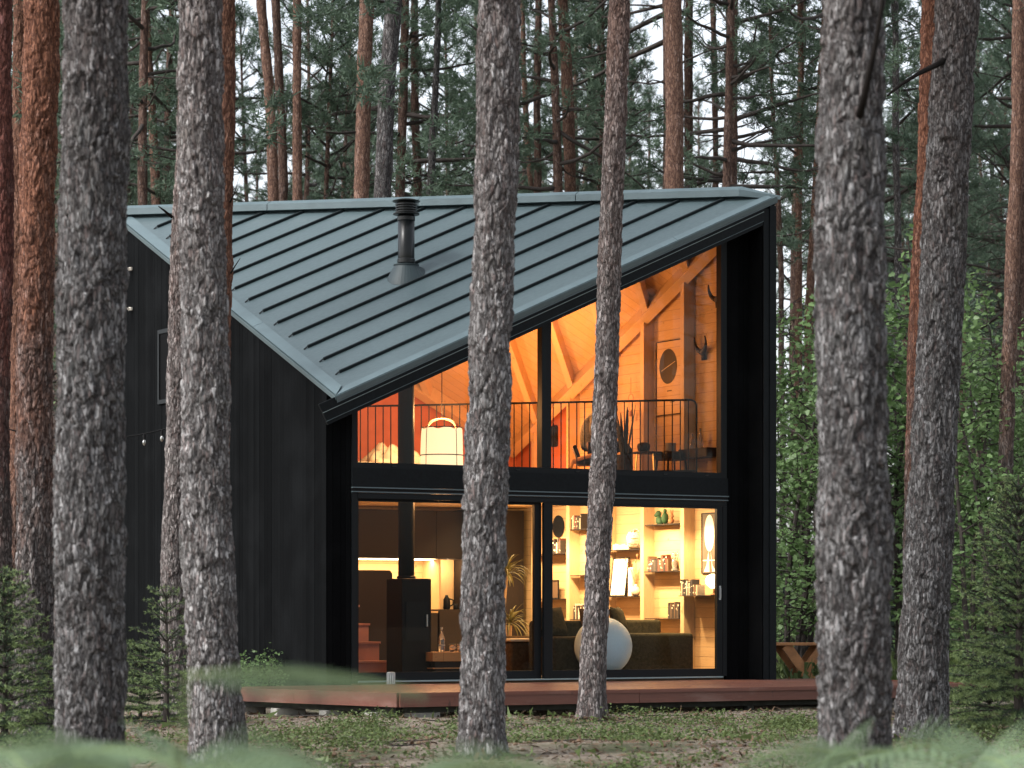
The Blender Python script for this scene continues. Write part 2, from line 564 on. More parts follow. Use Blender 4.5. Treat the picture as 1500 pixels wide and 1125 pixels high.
M['walnut'] = mat_planks('dark brown stained plywood', (0.017, 0.0105, 0.008), 'Z', 9.0, 0.001, grain=(14, 14, 1.5))
M['black'] = plain('matt black steel', (0.007, 0.007, 0.0075), 0.6, 0.1, 10, spec=0.15)
M['oak'] = mat_planks('oiled oak slab', (0.50, 0.26, 0.10), 'X', 0.35, 0.02, grain=(1.5, 12, 12))
M['floor'] = mat_planks('pale floor boards', (0.38, 0.27, 0.17), 'X', 0.18, 0.02, grain=(14, 1.5, 14))
M['sofa'] = plain('dark olive linen', (0.035, 0.03, 0.016), 0.95, 0.35, 25, spec=0.1, bump=0.4)
M['pillow'] = plain('brown linen', (0.075, 0.048, 0.025), 0.95, 0.3, 20, spec=0.1, bump=0.3)
M['cream'] = plain('cream linen', (0.62, 0.52, 0.38), 0.9, 0.12, 9, spec=0.1, bump=0.3)
M['mug'] = plain('greyish ceramic', (0.22, 0.19, 0.15), 0.5)
M['white'] = plain('white ceramic', (0.75, 0.70, 0.62), 0.4, 0.06, 8)
M['ball'] = plain('pale grey rubber', (0.62, 0.84, 0.97), 0.45, 0.05, 60, bump=0.05)
M['plant'] = mat_leaf('house plant leaf', (0.05, 0.09, 0.03), 0.4, 0.15)
M['plantdry'] = mat_leaf('yucca leaf', (0.20, 0.19, 0.07), 0.4, 0.2)
M['deck'] = mat_deck()
M['concrete'] = plain('concrete block', (0.33, 0.32, 0.29), 0.9, 0.2, 14, bump=0.4)
M['greytimber'] = plain('weathered grey joist', (0.05, 0.052, 0.045), 0.85, 0.3, 9, bump=0.3)
M['steel'] = plain('brushed steel', (0.42, 0.45, 0.45), 0.35, 0.1, 20, metal=0.8)
M['tabletimber'] = plain('orange oiled table timber', (0.42, 0.19, 0.075), 0.6, 0.3, 7, bump=0.2)
M['ground'] = mat_ground()
M['barkA'] = mat_bark('grey plated pine bark', 4.5, 13.0, (0.108, 0.107, 0.108), (0.125, 0.085, 0.068), attr=True, strength=0.7)
M['barkL'] = mat_bark('light grey plated pine bark', 4.0, 14.0, (0.172, 0.168, 0.168), (0.18, 0.125, 0.105), attr=True, strength=0.7)
M['barkB'] = mat_bark('pine bark turning orange above', 1.9, 5.6, (0.100, 0.092, 0.09), (0.19, 0.083, 0.05), attr=True, strength=0.7)
M['barkO'] = mat_bark('orange upper pine bark', 3.2, 6.5, (0.085, 0.076, 0.072), (0.168, 0.097, 0.069), strength=0.8)
M['barkF'] = mat_bark('far pine bark', 3.0, 10.0, (0.085, 0.074, 0.07), (0.125, 0.078, 0.06), k=(22, 22, 7), strength=0.7)
M['barkG'] = mat_bark('far grey bark', 30.0, 40.0, (0.075, 0.072, 0.072), strength=0.8)
M['twig'] = plain('dead grey twig', (0.042, 0.034, 0.03), 0.9, 0.3, 10)
M['darktwig'] = plain('dark dead branch', (0.012, 0.010, 0.009), 0.9, 0.3, 10, spec=0.1)
M['needle'] = mat_leaf('pine needles', (0.082, 0.13, 0.098), 0.5, 0.25, 0.6)
M['spruce'] = mat_leaf('spruce needles', (0.038, 0.068, 0.036), 0.5, 0.15, 0.55)
M['sprucetip'] = mat_leaf('young spruce tips', (0.17, 0.24, 0.105), 0.4, 0.25, 0.55)
M['maple'] = mat_leaf('broad leaf', (0.125, 0.215, 0.095), 0.6, 0.4, 0.45)
M['mapleL'] = mat_leaf('light broad leaf', (0.13, 0.20, 0.09), 0.4, 0.35, 0.5)
M['fern'] = mat_leaf('fern frond', (0.17, 0.255, 0.165), 0.45, 0.4, 0.6)
M['berry'] = mat_leaf('bilberry leaf', (0.085, 0.125, 0.045), 0.5, 0.25, 0.55)
M['litter'] = mat_leaf('dry litter', (0.09, 0.062, 0.045), 0.6, 0.0, 0.9)
M['fence'] = plain('dark green coated wire', (0.012, 0.02, 0.016), 0.6, 0.1, 10)

# ---------------------------------------------------------------- ground
def axis(lo, hi, d0, d1, step, far):
    a = [d0]
    s = step
    while a[-1] > lo:
        s = min(s * 1.25, far); a.append(a[-1] - s)
    a = a[::-1]
    while a[-1] < d1: a.append(a[-1] + step)
    s = step
    while a[-1] < hi:
        s = min(s * 1.25, far); a.append(a[-1] + s)
    return np.array(a)

def ground_z(X, Y):
    P = np.stack([X, Y, np.zeros_like(X)], 1)
    z = 0.10 * (vnoise(P * 0.35, 3) - 0.5) + 0.05 * (vnoise(P * 1.6, 4) - 0.5)
    return z

gx = axis(-400, 400, -8.0, 8.0, 0.09, 25)
gy = axis(-60, 900, 22.0, 36.0, 0.07, 25)
GX, GY = np.meshgrid(gx, gy)
P2 = np.stack([GX.ravel(), GY.ravel(), np.zeros(GX.size)], 1)
gz = ground_z(P2[:, 0], P2[:, 1]) + 0.03 * (vnoise(P2 * 7, 5) - 0.5) * (np.abs(P2[:, 1] - 29) < 9)
P2[:, 2] = gz
nx, ny = len(gx), len(gy)
ii = (np.arange(ny - 1)[:, None] * nx + np.arange(nx - 1)[None, :]).ravel()
F = np.stack([ii, ii + 1, ii + nx + 1, ii + nx], 1)
tag(link('ground', np_mesh('ground', P2, F, M['ground'], True)), kind='structure')

def gz1(x, y):
    return float(ground_z(np.array([x]), np.array([y]))[0])

# ---------------------------------------------------------------- the cabin (coordinates: u along the glazed front, w inward, z up from deck)
def zA(u, w): return 3.79 + 0.4492 * (u + 0.39) + 0.4214 * (w + 0.40)
def zB(u, w): return 6.93 - 0.439 * (w + 0.40) + 0.538 * (6.60 - u)
def zR(u, w): return min(zA(u, w), zB(u, w))
def ridge_u(w): return 6.60 - 0.87157 * (w + 0.40)
U0, U1, V0, V1 = -0.39, 6.60, -0.40, 7.62

cabin = thing('cabin', 'black timber cabin with folded grey metal roof and lit glazed front', 'cabin')
P0 = (0, 0, 0)

# outer walls
b = MB()
rr = random.Random(3)
wv = 0.0
while wv < 7.55:
    w1 = min(wv + rr.choice([0.075, 0.09, 0.105]), 7.58)
    d = rr.choice([0.0, 0.0012, 0.003, 0.0006])
    a0, a1 = wv + 0.0018, w1 - 0.0012
    b.prism([(a0, -0.22), (a1, -0.22), (a1, zA(-0.37, a1) - 0.03), (a0, zA(-0.37, a0) - 0.03)], 'x', -0.355 - d, -0.31)
    wv = w1
b.prism([(0.05, -0.22), (7.57, -0.22), (7.57, zA(-0.3, 7.57) - 0.05), (0.05, zA(-0.3, 0.05) - 0.05)], 'x', -0.309, -0.16)
wall_l = b.build('side_wall', M['charred'], cabin)
b = MB()
b.box(-0.372, -0.375 + 0.012, -0.012, 0.0, -0.2, 3.6)
uv = -0.355
for w1 in (-0.27, -0.155, -0.075, 0.0):
    b.prism([(uv + 0.003, -0.2), (w1 - 0.003, -0.2), (w1 - 0.003, zA(w1, 0) - 0.3), (uv + 0.003, zA(uv, 0) - 0.3)], 'y', -0.008 + rr.random() * 0.006, 0.05)
    uv = w1
b.build('front_cladding', M['charred'], cabin)
b = MB()
uv = 5.975
for w1 in (6.07, 6.19, 6.275, 6.365):
    b.prism([(uv + 0.003, -0.2), (w1 - 0.003, -0.2), (w1 - 0.003, zA(w1, 0) - 0.26), (uv + 0.003, zA(uv, 0) - 0.26)], 'y', -0.004 + rr.random() * 0.006, 0.05)
    uv = w1
b.build('front_cladding', M['charred'], cabin)
b = MB()
b.prism([(-0.36, -0.2), (7.57, -0.2), (7.57, zB(6.5, 7.57) - 0.1), (-0.36, zB(6.5, -0.36) - 0.12)], 'x', 6.39, 6.575)
b.box(6.37, 6.389, -0.34, 0.045, -0.19, 6.60)
b.build('end_wall', M['charred'], cabin)
b = MB()
b.box(6.378, 6.47, -0.372, -0.361, -0.2, 6.74)
b.box(6.478, 6.588, -0.385, -0.361, -0.2, 6.79)
b.box(6.576, 6.588, -0.3605, -0.25, -0.2, 6.74)
b.build('corner_board', M['blacktrim'], cabin)
b = MB()
b.prism([(-0.159, -0.2), (6.389, -0.2), (6.389, zB(6.38, 7.5) - 0.1), (-0.159, zA(-0.159, 7.45) - 0.14)], 'y', 7.40, 7.56)
b.build('back_wall', M['charred'], cabin)
# plinth shadow board under the walls
b = MB()
b.box(-0.30, 6.5, 0.05, 0.12, -0.36, -0.05)
b.build('plinth', M['blacktrim'], cabin)

# roof: two triangles folded along the diagonal ridge
TK = 0.09
def tri_slab(a, bb, c, tk):
    m = MB()
    top = [a, bb, c]
    bot = [(p[0], p[1], p[2] - tk) for p in top]
    m.add(top + bot, [(0, 1, 2), (5, 4, 3), (0, 3, 4, 1), (1, 4, 5, 2), (2, 5, 3, 0)])
    return m
Ap, Bp, Cp, Dp = (U0, V0, 3.79), (U1, V0, 6.93), (U0, V1, 7.17), (U1, V1, 3.41)
roof = tri_slab(Ap, Bp, Cp, TK).build('roof_slope', M['roof'], cabin)
roof2 = tri_slab(Bp, Dp, Cp, TK).build('roof_slope', M['roof'], cabin)
nA = Vector((-0.4492, -0.4214, 1)).normalized()
nB = Vector((0.538, 0.439, 1)).normalized()
k = 0
while True:
    wk = 0.13 + 0.50 * k
    if wk > 7.2: break
    k += 1
    ue = ridge_u(wk) - 0.10
    if ue < 0.0: continue
    m = MB()
    p = Vector((-0.165, wk, zA(-0.165, wk))); q = Vector((ue, wk, zA(ue, wk)))
    s0 = p + (q - p).normalized() * 0.07
    m.beam(s0, q, 0.024, 0.042, nA, drop=0.019)
    # sloping toe of the fold
    m.beam(p, s0 + nA * 0.022, 0.022, 0.01, nA, drop=0.004)
    m.build('seam', M['seam'], roof)
for k in range(14):
    wk = 0.4 + 0.5 * k
    p = Vector((ridge_u(wk) + 0.1, wk, zB(ridge_u(wk) + 0.1, wk))); q = Vector((6.45, wk, zB(6.45, wk)))
    if p.x > 6.3: continue
    MB().beam(p, q, 0.024, 0.042, nB, drop=0.019).build('seam', M['seam'], roof2)
# edge flashings, lapped in lengths
def strip(u0, w0, u1, w1, du, dw, lift=0.014, th=0.028):
    f = zA
    pts = [(u0, w0), (u1, w1), (u1 + du, w1 + dw), (u0 + du, w0 + dw)]
    m = MB()
    top = [Vector((x, y, f(x, y))) + nA * (lift + th / 2) for x, y in pts]
    bot = [Vector((x, y, f(x, y))) + nA * (lift - th / 2 + 0.002) for x, y in pts]
    m.add(top + bot, [(0, 1, 2, 3), (7, 6, 5, 4), (0, 4, 5, 1), (1, 5, 6, 2), (2, 6, 7, 3), (3, 7, 4, 0)])
    return m
cuts = [-0.40, 2.30, 4.75, 7.45]
for a, c in zip(cuts, cuts[1:]):
    e = 0.215 if a < 0 else 0.0
    m = MB()
    pts = [(-0.405, a), (-0.405 + 0.155, a + e * 0.75), (-0.405 + 0.155, c - 0.006), (-0.405, c - 0.006)]
    top = [Vector((x, y, zA(x, y))) + nA * 0.026 for x, y in pts]
    bot = [Vector((x, y, zA(x, y))) + nA * 0.002 for x, y in pts]
    m.add(top + bot, [(3, 2, 1, 0), (4, 5, 6, 7), (0, 1, 5, 4), (1, 2, 6, 5), (2, 3, 7, 6), (3, 0, 4, 7)])
    m.build('edge_flashing', M['flash'], roof)
cuts = [-0.405, 4.9, 6.50]
for a, c in zip(cuts, cuts[1:]):
    m = MB()
    e = 0.19 if a < 0 else 0.0
    pts = [(a, -0.415), (c - 0.006, -0.415), (c - 0.006, -0.285), (a + e, -0.285)]
    top = [Vector((x, y, zA(x, y))) + nA * 0.026 for x, y in pts]
    bot = [Vector((x, y, zA(x, y))) + nA * 0.002 for x, y in pts]
    m.add(top + bot, [(0, 1, 2, 3), (7, 6, 5, 4), (0, 4, 5, 1), (1, 5, 6, 2), (2, 6, 7, 3), (3, 7, 4, 0)])
    m.build('edge_flashing', M['flash'], roof)
# drip edges below the flashings
MB().beam((-0.41, -0.42, zA(-0.41, -0.42) - 0.02), (6.58, -0.42, zA(6.58, -0.42) - 0.02), 0.008, 0.07, nA).build('drip_edge', M['flash'], roof)
MB().beam((-0.412, -0.40, zA(-0.412, -0.40) - 0.03), (-0.412, 7.5, zA(-0.412, 7.5) - 0.03), 0.008, 0.075, nA).build('drip_edge', M['flash'], roof)
# ridge capping
rp = Vector(Bp) + (Vector(Cp) - Vector(Bp)) * 0.050
rq = Vector(Bp) + (Vector(Cp) - Vector(Bp)) * 0.985
m = MB()
sd = Vector((0.755, 0.656, 0))       # across the ridge in plan
lift = 0.068
def cap_sec(c): return [c - sd * 0.15 + Vector((0, 0, lift - 0.075)), c - sd * 0.15 + Vector((0, 0, lift + 0.02)), c + Vector((0, 0, lift + 0.085)), c + sd * 0.15 + Vector((0, 0, lift + 0.0)), c + sd * 0.15 + Vector((0, 0, lift - 0.095))]
n_l = 4
for i in range(n_l):
    c0 = rp + (rq - rp) * (i / n_l) ; c1 = rp + (rq - rp) * ((i + 1) / n_l - 0.0012)
    s0, s1 = cap_sec(c0), cap_sec(c1)
    m.add(s0 + s1, [(0, 1, 6, 5), (1, 2, 7, 6), (2, 3, 8, 7), (3, 4, 9, 8), (4, 0, 5, 9), (4, 3, 2, 1, 0), (5, 6, 7, 8, 9)])
m.build('ridge_cap', M['flash'], cabin)
m = MB()
tip = Vector((6.63, -0.43, 6.93))
s0 = cap_sec(rp - (rq - rp).normalized() * 0.003)
tipb = tip - Vector((0, 0, 0.05))
m.add(s0 + [tip, tipb], [(0, 1, 5, 6), (1, 2, 5), (2, 3, 5), (3, 4, 6, 5), (4, 0, 6), (0, 4, 3, 2, 1)])
m.build('ridge_end', M['flash'], cabin)

# raking fascia of the front
def rake(t0, t1, y0, y1, ul0, ul1, ur, mat, name):
    m = MB()
    m.prism([(ul1, zA(ul1, -0.36) + t1), (ur, zA(ur, -0.36) + t1), (ur, zA(ur, -0.36) + t0), (ul0, zA(ul0, -0.36) + t0)], 'y', y0, y1)
    return m.build(name, mat, cabin)
rake(-0.02, -0.150, -0.392, -0.362, -0.655, -0.595, 6.37, M['blacktrim'], 'fascia_board')
rake(-0.158, -0.285, -0.382, -0.352, -0.592, -0.535, 6.37, M['blacktrim'], 'fascia_board')
rake(-0.292, -0.345, -0.368, -0.335, -0.533, -0.51, 6.37, M['blacktrim'], 'fascia_board')
for t, y, ul in ((-0.154, -0.389, -0.592), (-0.2885, -0.379, -0.533)):
    MB().beam((ul, y, zA(ul, -0.36) + t), (6.37, y, zA(6.37, -0.36) + t), 0.012, 0.007, nA).build('fascia_trim', M['glint'] if t > -0.2 else M['flash'], cabin)
m = MB()
m.prism([(-0.35, zA(-0.35, -0.36) - 0.27), (6.37, zA(6.37, -0.36) - 0.27), (6.37, zA(6.37, -0.36) - 0.25), (-0.35, zA(-0.35, -0.36) - 0.25)], 'y', -0.351, 0.06)
m.build('soffit', M['blacktrim'], cabin)

# glazed front -------------------------------------------------
win = MB()
def slope_top(u): return zA(u, 0) - 0.262
m = win
m.box(0.003, 0.088, -0.03, 0.09, 0.0, slope_top(0.0) - 0.01)                 # left jamb
m.box(5.872, 5.972, -0.03, 0.09, 2.87, slope_top(5.872) - 0.01)            # right jamb
m.box(0.0885, 5.8715, -0.03, 0.09, 2.875, 2.952)                           # sill
m.prism([(0.0885, slope_top(0.0885) - 0.09), (5.8715, slope_top(5.8715) - 0.09), (5.8715, slope_top(5.8715) - 0.004), (0.0885, slope_top(0.0885) - 0.004)], 'y', -0.028, 0.088)
wf = m.build('gable_window', M['frame'], cabin)
MB().box(2.91, 3.06, -0.034, 0.094, 2.953, slope_top(2.9) - 0.095).build('mullion', M['frame'], wf)
def glass_poly(name, poly, y, parent):
    m = MB()
    m.add([(u, y, z) for u, z in poly], [tuple(range(len(poly)))])
    return m.build(name, M['glass'], parent)
glass_poly('glass_pane', [(0.0885, 2.953), (2.909, 2.953), (2.909, slope_top(2.909) - 0.091), (0.0885, slope_top(0.0885) - 0.091)], 0.03, wf)
glass_poly('glass_pane', [(3.061, 2.953), (5.8715, 2.953), (5.8715, slope_top(5.8715) - 0.091), (3.061, slope_top(3.061) - 0.091)], 0.03, wf)
for uu in (0.6, 2.5, 3.45, 4.9, 5.6):
    MB().box(uu, uu + 0.06, -0.045, -0.0305, 2.905, 2.925).build('drain_cap', M['flue'], wf)
MB().box(0.0, 5.985, -0.045, 0.07, 2.625, 2.8745).build('beam', M['blacktrim'], cabin)
m = MB()
m.box(0.0, 5.99, -0.06, 0.05, 2.607, 2.6215)
m.build('drip_flashing', M['flash'], cabin)
MB().box(0.0, 5.98, -0.045, 0.05, 2.565, 2.6065).build('beam', M['black'], cabin)
MB().box(0.0, 5.985, -0.055, 0.05, 2.551, 2.5645).build('drip_flashing', M['flash'], cabin)
m = MB()
m.box(0.0885, 5.965, -0.04, 0.10, 2.47, 2.5465)
m.box(5.90, 5.968, -0.04, 0.10, 0.035, 2.4695)
df = m.build('door_frame', M['frame'], cabin)
MB().box(0.089, 5.899, -0.05, 0.10, 0.015, 0.034).build('threshold', M['glint'], df)
def door(name, u0, u1, y, g0, g1, z0=0.036, z1=2.468):
    m = MB()
    m.box(u0, g0, y - 0.03, y + 0.03, z0, z1)
    m.box(g1, u1, y - 0.03, y + 0.03, z0, z1)
    m.box(g0 + 0.0005, g1 - 0.0005, y - 0.029, y + 0.029, z0, 0.145)
    m.box(g0 + 0.0005, g1 - 0.0005, y - 0.029, y + 0.029, 2.435, z1)
    o = m.build(name, M['frame'], cabin)
    glass_poly('glass_pane', [(g0, 0.145), (g1, 0.145), (g1, 2.435), (g0, 2.435)], y, o)
    return o
door('sliding_door', 0.0885, 2.94, 0.065, 0.130, 2.83)
dr = door('sliding_door', 2.945, 5.895, -0.005, 3.08, 5.80)
m = MB()
m.box(5.832, 5.862, -0.046, -0.0365, 1.13, 1.33)
m.box(5.838, 5.856, -0.062, -0.0465, 1.16, 1.30)
m.build('handle', M['steel'], dr)
# little side window, dark inside
m = MB()
m.box(-0.385, -0.356, 5.18, 5.94, 5.16, 5.22); m.box(-0.385, -0.356, 5.18, 5.94, 4.10, 4.16)
m.box(-0.385, -0.356, 5.88, 5.94, 4.161, 5.159); m.box(-0.385, -0.356, 5.18, 5.24, 4.161, 5.159)
sw = m.build('side_window', M['frame'], cabin)
m = MB(); m.box(-0.372, -0.369, 5.241, 5.879, 4.161, 5.159); m.build('dark_pane', M['voidblack'], sw)
for zz in (6.27, 5.65):
    m = MB()
    m.box(-0.40, -0.368, 7.02, 7.10, zz - 0.02, zz + 0.03)
    m.box(-0.52, -0.4005, 7.03, 7.09, zz - 0.012, zz + 0.018)
    m.box(-0.535, -0.5205, 7.03, 7.09, zz - 0.012, zz + 0.032)
    m.build('wall_bracket', M['white'], cabin, smooth=False)

# chimney on the roof and its flue inside
CHU, CHW = 1.80, 1.92
zc = zA(CHU, CHW)
m = MB()
m.lathe([(0.118, zc - 0.05), (0.118, 6.05), (0.118, 6.60)], (CHU, CHW, 0), 28)
ch = m.build('chimney', M['flue'], cabin, smooth=True)
for z_ in (5.955, 6.56):
    MB().lathe([(0.119, z_ - 0.035), (0.127, z_ - 0.025), (0.127, z_ + 0.025), (0.119, z_ + 0.035)], (CHU, CHW, 0), 28).build('pipe_collar', M['flue'], ch, smooth=False)
m = MB()
m.lathe([(0.12, 6.60), (0.185, 6.612), (0.19, 6.622), (0.19, 6.632), (0.15, 6.636)], (CHU, CHW, 0), 28)
for z_ in (6.655, 6.69, 6.725, 6.76):
    m.lathe([(0.13, z_ - 0.016), (0.158, z_ - 0.010), (0.158, z_ + 0.004), (0.13, z_ + 0.010)], (CHU, CHW, 0), 28)
m.lathe([(0.125, 6.63), (0.125, 6.80)], (CHU, CHW, 0), 24)
m.lathe([(0.16, 6.785), (0.195, 6.80), (0.198, 6.812), (0.12, 6.835), (0.01, 6.845)], (CHU, CHW, 0), 28)
m.build('chimney_cap', M['flue'], ch)
m = MB()
n_ = 32
vs, fs = [], []
for i in range(n_):
    t = 2 * PI * i / n_
    vs.append((CHU + 0.165 * math.cos(t), CHW + 0.165 * math.sin(t), 5.90))
for i in range(n_):
    t = 2 * PI * i / n_
    x, y = CHU + 0.27 * math.cos(t), CHW + 0.27 * math.sin(t)
    vs.append((x, y, zA(x, y) + 0.004))
for i in range(n_):
    j = (i + 1) % n_
    fs.append((i, j, n_ + j, n_ + i))
m.add(vs, [f[::-1] for f in fs])
m.lathe([(0.12, 5.888), (0.182, 5.893), (0.182, 5.906), (0.12, 5.915)], (CHU, CHW, 0), 28)
m.build('chimney_flashing', M['cone'], ch, smooth=False)

# inside lining ------------------------------------------------
b = MB()
b.prism([(0.12, 0.05), (6.85, 0.05), (6.85, zA(-0.1, 6.85) - 0.23), (0.12, zA(-0.1, 0.12) - 0.23)], 'x', -0.13, -0.10)
b.build('wall_lining', M['ply'], cabin)
b = MB()
b.prism([(0.12, 0.05), (6.849, 0.05), (6.849, 2.88), (4.95, 2.88), (4.95, zB(6.36, 4.95) - 0.2), (0.12, zB(6.36, 0.12) - 0.2)], 'x', 6.35, 6.375)
b.build('wall_lining', M['ply'], cabin)
b = MB()
b.prism([(4.951, 2.881), (6.849, 2.881), (6.849, zB(6.36, 6.849) - 0.2), (4.951, zB(6.36, 4.951) - 0.2)], 'x', 6.35, 6.375)
b.build('wall_lining', M['red'], cabin)
b = MB()
b.box(-0.099, 6.349, 6.85, 6.88, 0.05, 2.66)
b.build('wall_lining', M['ply'], cabin)
b = MB()
_um = ridge_u(6.87)
b.prism([(-0.099, 2.881), (6.349, 2.881), (6.349, zB(6.349, 6.87) - 0.2), (_um, zB(_um, 6.87) - 0.2), (-0.099, zA(-0.099, 6.87) - 0.2)], 'y', 6.8505, 6.88)
b.build('wall_lining', M['red'], cabin)
def slab_poly(pts, fz):
    m = MB()
    n = len(pts)
    m.add([(u, w_, fz(u, w_) - 0.2) for u, w_ in pts] + [(u, w_, fz(u, w_) - 0.22) for u, w_ in pts],
          [tuple(range(n)), tuple(range(2 * n - 1, n - 1, -1))] + [(i, i + n, (i + 1) % n + n, (i + 1) % n) for i in range(n)])
    return m
_r0, _r1 = (ridge_u(0.1), 0.1), (ridge_u(6.87), 6.87)
slab_poly([(-0.125, 0.1), _r0, _r1, (-0.125, 6.87)], zA).build('ceiling_lining', M['plyr'], cabin)
slab_poly([_r0, (6.37, 0.1), (6.37, 6.87), _r1], zB).build('ceiling_lining', M['plyr'], cabin)
b = MB(); b.box(-0.10, 6.35, 0.11, 6.85, -0.05, 0.05); b.build('floor', M['floor'], cabin)
b = MB()
b.prism([(5.42, 0.33), (6.349, 0.33), (6.349, 6.849), (-0.099, 6.849), (-0.099, 5.55)], 'z', 2.661, 2.88)
b.build('mezzanine_floor', M['ply'], cabin)
posts = [1.45, 2.58, 3.70, 4.82, 5.95]
for pw in posts:
    b = MB(); b.box(6.16, 6.349, pw - 0.05, pw + 0.05, 0.051, 2.66)
    b.build('post', M['timber'], cabin)
    b = MB(); b.box(6.16, 6.349, pw - 0.05, pw + 0.05, 2.881, zB(6.16, pw) - 0.30)
    b.build('post', M['timber'], cabin)
def zin(u, w): return zR(u, w) - 0.22
for (u_, w_) in [(6.30, p) for p in posts] + [(u, 6.80) for u in (4.75, 3.55, 2.35, 1.15)]:
    t = (6.60 - 0.87157 * (w_ + 0.4) - u_) / (-1 - 0.87157)
    p = (u_, w_, zB(u_, w_) - 0.22); q = (u_ - t, w_ - t, zB(u_ - t, w_ - t) - 0.22)
    MB().beam(p, q, 0.10, 0.20, nB, drop=-0.102).build('rafter', M['timber'], cabin)
    # the same frame down the front slope
    t2 = min((q[0] + 0.05), (q[1] - 0.15)) 
    if t2 > 0.3:
        r = (q[0] - t2, q[1] - t2, zA(q[0] - t2, q[1] - t2) - 0.22)
        MB().beam(q, r, 0.10, 0.20, nA, drop=-0.102).build('rafter', M['timber'], cabin)
MB().beam((6.255, 0.15, zB(6.255, 0.15) - 0.22), (6.255, 6.80, zB(6.255, 6.80) - 0.22), 0.16, 0.24, nB, drop=-0.122).build('wall_plate', M['timber'], cabin)
MB().beam((6.2, 6.76, zB(6.2, 6.76) - 0.22), (ridge_u(6.76), 6.76, zB(ridge_u(6.76), 6.76) - 0.22), 0.16, 0.24, nB, drop=-0.122).build('wall_plate', M['timber'], cabin)
# balustrade along the diagonal edge of the upper floor
ra, rb_ = Vector((5.55, 0.12, 2.88)), Vector((0.02, 5.38, 2.88))
rd = (rb_ - ra).normalized()
L = (rb_ - ra).length
m = MB()
arc = [ra + rd * 0.0 + Vector((0, 0, 0.0)), ra + Vector((0, 0, 1.03))]
for k in range(1, 6):
    a = PI / 2 * k / 5
    arc.append(ra + rd * (0.09 * (1 - math.cos(a))) + Vector((0, 0, 1.03 + 0.09 * math.sin(a))))
arc.append(rb_ + Vector((0, 0, 1.12)))
m.tube(arc, 0.015, 8)
m.beam(ra + rd * 0.02 + Vector((0, 0, 0.10)), rb_ + Vector((0, 0, 0.10)), 0.02, 0.03)
n_b = int(L / 0.117)
for i in range(1, n_b):
    p = ra + rd * (L * i / n_b)
    m.tube([p + Vector((0, 0, 0.0)), p + Vector((0, 0, 1.115))], 0.0085, 6)
m.build('balustrade', M['black'], cabin)

# wall shelves between the posts (ground floor)
def shelf(w0, w1, z, th=0.012, d=0.19):
    return MB().box(6.349 - d, 6.349, w0, w1, z - th, z).build('shelf', M['walnut'], cabin)
SH = {'A1': (1.52, 2.51, 2.28), 'A2': (1.52, 2.51, 1.57), 'B1': (2.65, 3.63, 1.92), 'B2': (2.65, 3.63, 1.20),
      'C1': (3.77, 4.75, 2.27), 'C2': (3.77, 4.75, 1.54), 'D1': (4.89, 5.88, 1.90), 'D2': (4.89, 5.88, 1.17), 'E1': (0.35, 1.38, 1.20), 'A3': (1.52, 2.51, 0.86), 'C3': (3.77, 4.75, 0.84)}
for k_, (a, c, z) in SH.items():
    shelf(a, c, z, d=0.30 if k_ == 'E1' else 0.19)
shelf(0.62, 1.38, 3.36, 0.13, 0.30)
# deck ---------------------------------------------------------
deck = thing('deck', 'red brown timber deck along the glazed front on grey concrete blocks', 'deck')
b = MB()
y = -0.055
i = 0
while y > -1.75:
    b.box(-1.55 + 0.12 * y * 0 - 0.02, 7.6, y - 0.135, y, -0.05, -0.016 - 0.003 * (i % 2))
    y -= 0.142
    i += 1
b.build('upper_boards', M['deck'], deck)
OUT = [(-1.17, -3.74), (7.85, -3.70), (7.85, -1.80), (-1.62, -1.80)]
b = MB()
y = -1.80
i = 0
while y > -3.70:
    xl = -1.17 - 0.45 * (y + 3.74) / 1.94
    b.prism([(xl, y), (xl + 0.03, y - 0.135), (7.82, y - 0.135), (7.82, y)], 'z', -0.055, -0.020 - 0.003 * (i % 2))
    y -= 0.142
    i += 1
b.build('lower_boards', M['deck'], deck)
# fascia boards
def fasc(p, q, z0=-0.180, z1=-0.012):
    return MB().beam((p[0], p[1], (z0 + z1) / 2), (q[0], q[1], (z0 + z1) / 2), 0.035, z1 - z0).build('edge_board', M['deck'], deck)
fasc((-1.17, -3.76), (2.18, -3.745)); fasc((2.186, -3.745), (5.6, -3.73)); fasc((5.606, -3.73), (7.86, -3.72))
fasc((-1.19, -3.745), (-1.66, -1.85)); fasc((-1.66, -1.845), (-2.0, -0.35)); fasc((7.86, -3.71), (7.86, -0.1))
b = MB()
for wv in (-0.4, -0.8, -1.2, -1.6):
    b.prism([(-1.98 + 0.24 * (-0.35 - wv), wv), (-1.56, wv), (-1.56, wv - 0.38), (-1.98 + 0.24 * (-0.35 - wv + 0.38), wv - 0.38)], 'z', -0.05, -0.015)
b.build('side_boards', M['deck'], deck)
b = MB()
b.beam((-1.0, -3.55, -0.215), (7.6, -3.5, -0.215), 0.09, 0.075)
b.beam((-1.05, -3.5, -0.217), (-1.75, -0.4, -0.217), 0.09, 0.075)
b.beam((-1.0, -2.2, -0.219), (7.6, -2.2, -0.219), 0.09, 0.075)
b.build('joist', M['greytimber'], deck)
for i, p in enumerate([(-1.72, -0.55), (-1.53, -1.35), (-1.30, -2.3), (-1.12, -3.2), (-0.75, -3.52), (0.15, -3.52), (2.2, -3.5), (4.0, -3.5), (5.35, -3.48), (6.7, -3.48), (7.4, -3.48)]):
    if i < 6:
        MB().box(p[0] - 0.2, p[0] + 0.2, p[1] - 0.1, p[1] + 0.1, -0.42, -0.256).build('footing_block', M['concrete'], deck, bevel=0.008)
    else:
        m = MB(); m.box(p[0] - 0.05, p[0] + 0.05, p[1] - 0.05, p[1] + 0.05, -0.46, -0.256)
        m.build('support_post', M['greytimber'], deck)

